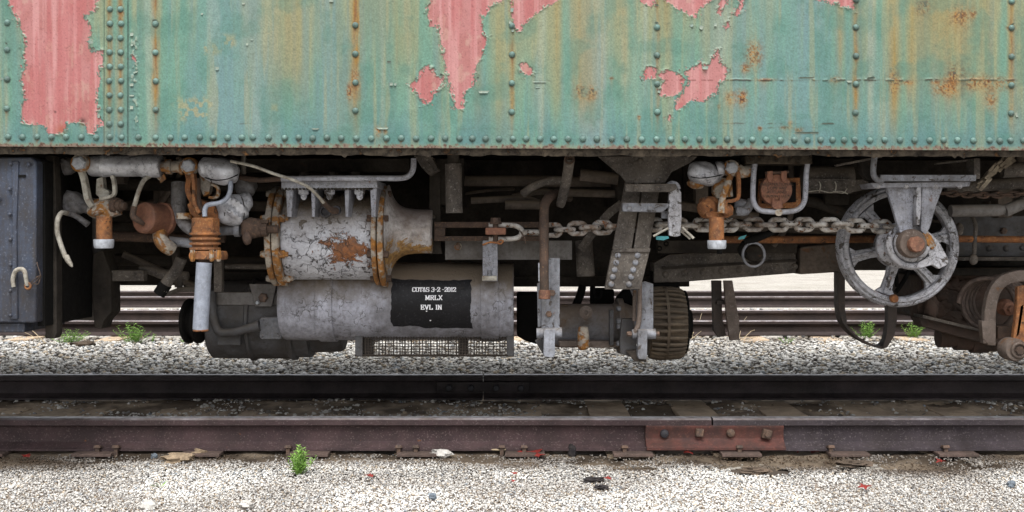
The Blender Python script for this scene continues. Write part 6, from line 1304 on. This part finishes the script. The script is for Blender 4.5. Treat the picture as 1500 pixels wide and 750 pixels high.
weed(100, 503, 27, 74, 30, 'low feathery weed at the foot of the brown channel post', 1); weed(197, 503, 36, 66, 28, 'bushy weed beyond the ballast, left of the hanging grey pipe', 2); weed(222, 501, 18, 20, 6, 'tiny weed just right of the bushy left weed', 3)
weed(438, 694, 42, 66, 30, 'upright green weed in the white chippings in front of the rail', 4, leafw=.12); weed(1268, 496, 32, 46, 18, 'weed seen inside the hanging strap loop', 6); weed(1338, 496, 32, 38, 16, 'weed seen between strap loop and bogie', 7)
weed(1152, 503, 15, 32, 9, 'very low weed sprig right of the two dark posts', 8); weed(270, 503, 15, 26, 8, 'weed sprig behind the hanging grey pipe', 9); weed(705, 491, 16, 22, 5, 'weed glimpsed through the wire guard', 10)
# two leaf sprout
b = at_ground(234, 714); lf = MB(); k = S(b.y)
for dx, dz, w_ in ((-15, 2, 1.5), (13, 8, 1.6), (4, 10, 1.5), (-6, 6, 1.3)):
    p = b; d = Vector((dx * k, -.004, (dz + 3) * k)); s_ = Vector((0, 0, 1)).cross(d).normalized() * w_ * k; s_ += Vector((0, 0, 1.3 * k)); lf.add([p, p + d * .5 + s_, p + d, p + d * .5 - s_], [(0, 1, 2, 3)])
t = thing('sprout', 'small green sprout lying in the chippings at the lower left', 'sprout', b); obj('leaves', lf, M['leaf'], t, flat=True)
# twigs and straw
def twig(pts, r_, label, m='dry', cat='twig', name='twig', z=.0):
    w = [at_ground(x, y, z) + Vector((0, 0, .006 + h_)) for x, y, h_ in pts]
    mb = MB(); w2 = []
    for i in range(len(w) - 1):
        for q_ in range(3): w2.append(w[i].lerp(w[i + 1], q_ / 3) + Vector((random.uniform(-.002, .002), random.uniform(-.002, .002), random.uniform(-.001, .002))))
    w2.append(w[-1]); mb.tubew(w2, [r_ * (1 - .6 * i / len(w2)) for i in range(len(w2))], 6); return mb
def twig_thing(brs, label, m='dry', name='twig', cat='twig'):
    mb = MB()
    for pts, r_ in brs: mb.v, mb.f = (lambda a: (mb.v + a.v, mb.f + [tuple(i + len(mb.v) for i in f) for f in a.f]))(twig(pts, r_, ''))
    return tag(obj(name, mb, M[m], None), label, cat)
twig_thing([(((698, 659, .0), (735, 661, .0), (780, 656, .004), (821, 649, .012)), .005), (((760, 659, .0), (790, 655, .01), (805, 659, .0)), .002)], 'long dry twig lying along the rail foot near mid picture')
twig_thing([(((708, 654, .0), (706, 651, .035), (713, 650, .055)), .0022), (((708, 654, .0), (700, 652, .03)), .0016), (((708, 654, .0), (716, 652, .04)), .0016), (((708, 654, 0), (718, 655, .015)), .0014)], 'small upright dry straw tuft at the rail foot', name='straw')
twig_thing([(((1505, 660, .0), (1460, 656, .004), (1430, 652, .012), (1400, 648, .02), (1378, 642, .03)), .004), (((1440, 653, .01), (1420, 645, .035), (1412, 641, .045)), .002), (((1450, 655, .01), (1424, 653, .012)), .002)], 'pale dry branching stalk at the rail foot near the right edge')
twig_thing([(((66, 503, 0), (52, 494, .03), (38, 486, .06)), .005), (((58, 499, 0), (44, 496, .03), (34, 494, .05)), .003)], 'dry straw stalks at the foot of the blue box')
twig_thing([(((1010, 498, 0), (1022, 485, .05), (1030, 470, .12)), .003), (((1012, 498, 0), (1030, 490, .04)), .003), (((1014, 497, 0), (1018, 478, .08)), .002), (((1086, 500, 0), (1100, 492, .04), (1112, 490, .05)), .004), (((1082, 498, 0), (1088, 484, .08), (1094, 478, .1)), .003), (((1090, 499, 0), (1108, 498, .02)), .004)], 'tangle of dry grass stalks behind the two dark posts', name='dry_grass', cat='dry grass')
# bark, leaves, odd stones
def chunk(px, py, rx, rz, seed, m, name, label, cat, group=None, ry=None, z=-.012, rot=0):
    b = at_ground(px, py, z); mb = MB(); c_ = b; rnd = random.Random(seed); mb.blob(px, py - rz * .3, b.y, rx, ry or rx * .6, rz, .22, seed, rot, 14, 9, .85); mb.jitter(.0012, seed); return tag(obj(name, mb, M[m], None, ang=25), label, cat, group)
chunk(869, 703, 15, 3.2, 1, 'bark', 'bark_chunk', 'black charred bark strip in the chippings, upper of two', 'bark', 'charred bark pieces', rot=-4); chunk(881, 715, 11, 3.2, 2, 'bark', 'bark_chunk', 'black charred bark lump in the chippings, lower of two', 'bark', 'charred bark pieces', rot=3)
chunk(262, 673, 24, 8, 3, 'brownrock', 'stone', 'long buff stone at the rail foot left of the green weed', 'stone', rot=-6); chunk(292, 666, 10, 6, 31, 'brownrock', 'stone', 'small buff stone touching the long buff stone', 'stone')
chunk(146, 660, 8, 5, 4, 'bluerock', 'stone', 'blue grey stone at the left end of the rail foot', 'stone'); chunk(226, 669, 5, 3.5, 5, 'bluerock', 'stone', 'small blue stone left of the buff stone', 'stone'); chunk(634, 729, 6, 4.5, 6, 'bluerock', 'stone', 'blue stone among the white chippings near the bottom', 'stone')
chunk(647, 666, 15, 6, 7, 'whiterock', 'stone', 'flat white stone right of the bare tie plate', 'stone'); chunk(218, 742, 11, 7, 8, 'whiterock', 'stone', 'large white stone at the bottom left', 'stone'); chunk(360, 741, 10, 6, 9, 'whiterock', 'stone', 'large white stone at the bottom below the weed', 'stone')
chunk(122, 506, 17, 5, 15, 'wood', 'wood_scrap', 'dark wood scrap in the ballast by the left weed', 'wood scrap'); chunk(1481, 711, 6, 5, 16, 'bluerock', 'stone', 'dark blue stone at the right edge of the chippings', 'stone')
chunk(238, 577, 12, 3, 17, 'whiterock', 'stone', 'thin pale stone in the dirt against the inner rail', 'stone'); chunk(300, 597, 6, 4, 18, 'whiterock', 'stone', 'whitish stone in the dirt between the rails at left', 'stone'); chunk(477, 606, 5, 4, 19, 'whiterock', 'stone', 'whitish stone just behind the front rail head', 'stone')
chunk(1105, 690, 24, 3.5, 20, 'wood', 'wood_scrap', 'weathered wood splinter in the chippings below the joint bar', 'wood scrap'); chunk(838, 664, 6, 10, 21, 'bark', 'bark_chunk', 'dark bark splinter at the rail foot left of the joint bar', 'bark'); chunk(1250, 680, 26, 4, 22, 'wood', 'wood_scrap', 'long brown wood scrap right of the joint bar', 'wood scrap')
def leaf_(px, py, r_, seed, label, z=-.006):
    rnd = random.Random(seed); b = at_ground(px, py, z); k = S(b.y); pts = []; n = 11
    for i in range(n):
        a = 2 * math.pi * i / n; r__ = r_ * k * (1.15 if i % 2 == 0 else .55) * rnd.uniform(.8, 1.15); pts.append(b + Vector((math.cos(a) * r__ * 1.4, math.sin(a) * r__ * 1.2, .004 + .35 * r__ * math.sin(a * 2 + seed) + .25 * r__ * math.sin(a))))
    mb = MB(); mb.add([b + Vector((0, 0, .006))] + pts + [b + Vector((0, 0, .0045))] + [p + Vector((0, 0, -.0012)) for p in pts], [(0, 1 + i, 1 + (i + 1) % n) for i in range(n)] + [(n + 1, n + 2 + (i + 1) % n, n + 2 + i) for i in range(n)] + [(1 + i, n + 2 + i, n + 2 + (i + 1) % n, 1 + (i + 1) % n) for i in range(n)])
    return tag(obj('fallen_leaf', mb, M['redleaf'], None, flat=True), label, 'leaf', 'red leaves on the ground')
for i, (x, y, r_, t) in enumerate(((540, 697, 4, 'in the white chippings right of the green weed'), (753, 694, 3, 'in the chippings below the dry twig'), (775, 663, 11, 'the largest, curled by the dry twig at the rail foot'), (790, 667, 6, 'beside the largest red leaf under the twig'), (886, 658, 6, 'at the rail foot left of the joint bar'), (1007, 663, 5, 'under the joint bar'), (889, 701, 4, 'at the tip of the black bark strip'), 
        (1188, 659, 9, 'upright one right of the joint bar'), (1168, 660, 5, 'small, next to the upright red leaf'), (1267, 713, 7, 'flat in the chippings at the right'), (1378, 676, 5, 'in the dirt near the pale stalk'), (1338, 580, 6, 'bright, between the rails at the right'), (700, 575, 4, 'dim, against the inner rail'), (38, 668, 5, 'dull, in the dirt at the left rail foot'), (872, 581, 4, 'bright, in the dirt behind the front rail'), (752, 705, 2.5, 'tiny speck below the dry twig'))):
    leaf_(x, y, r_, i, 'red leaf scrap ' + t)
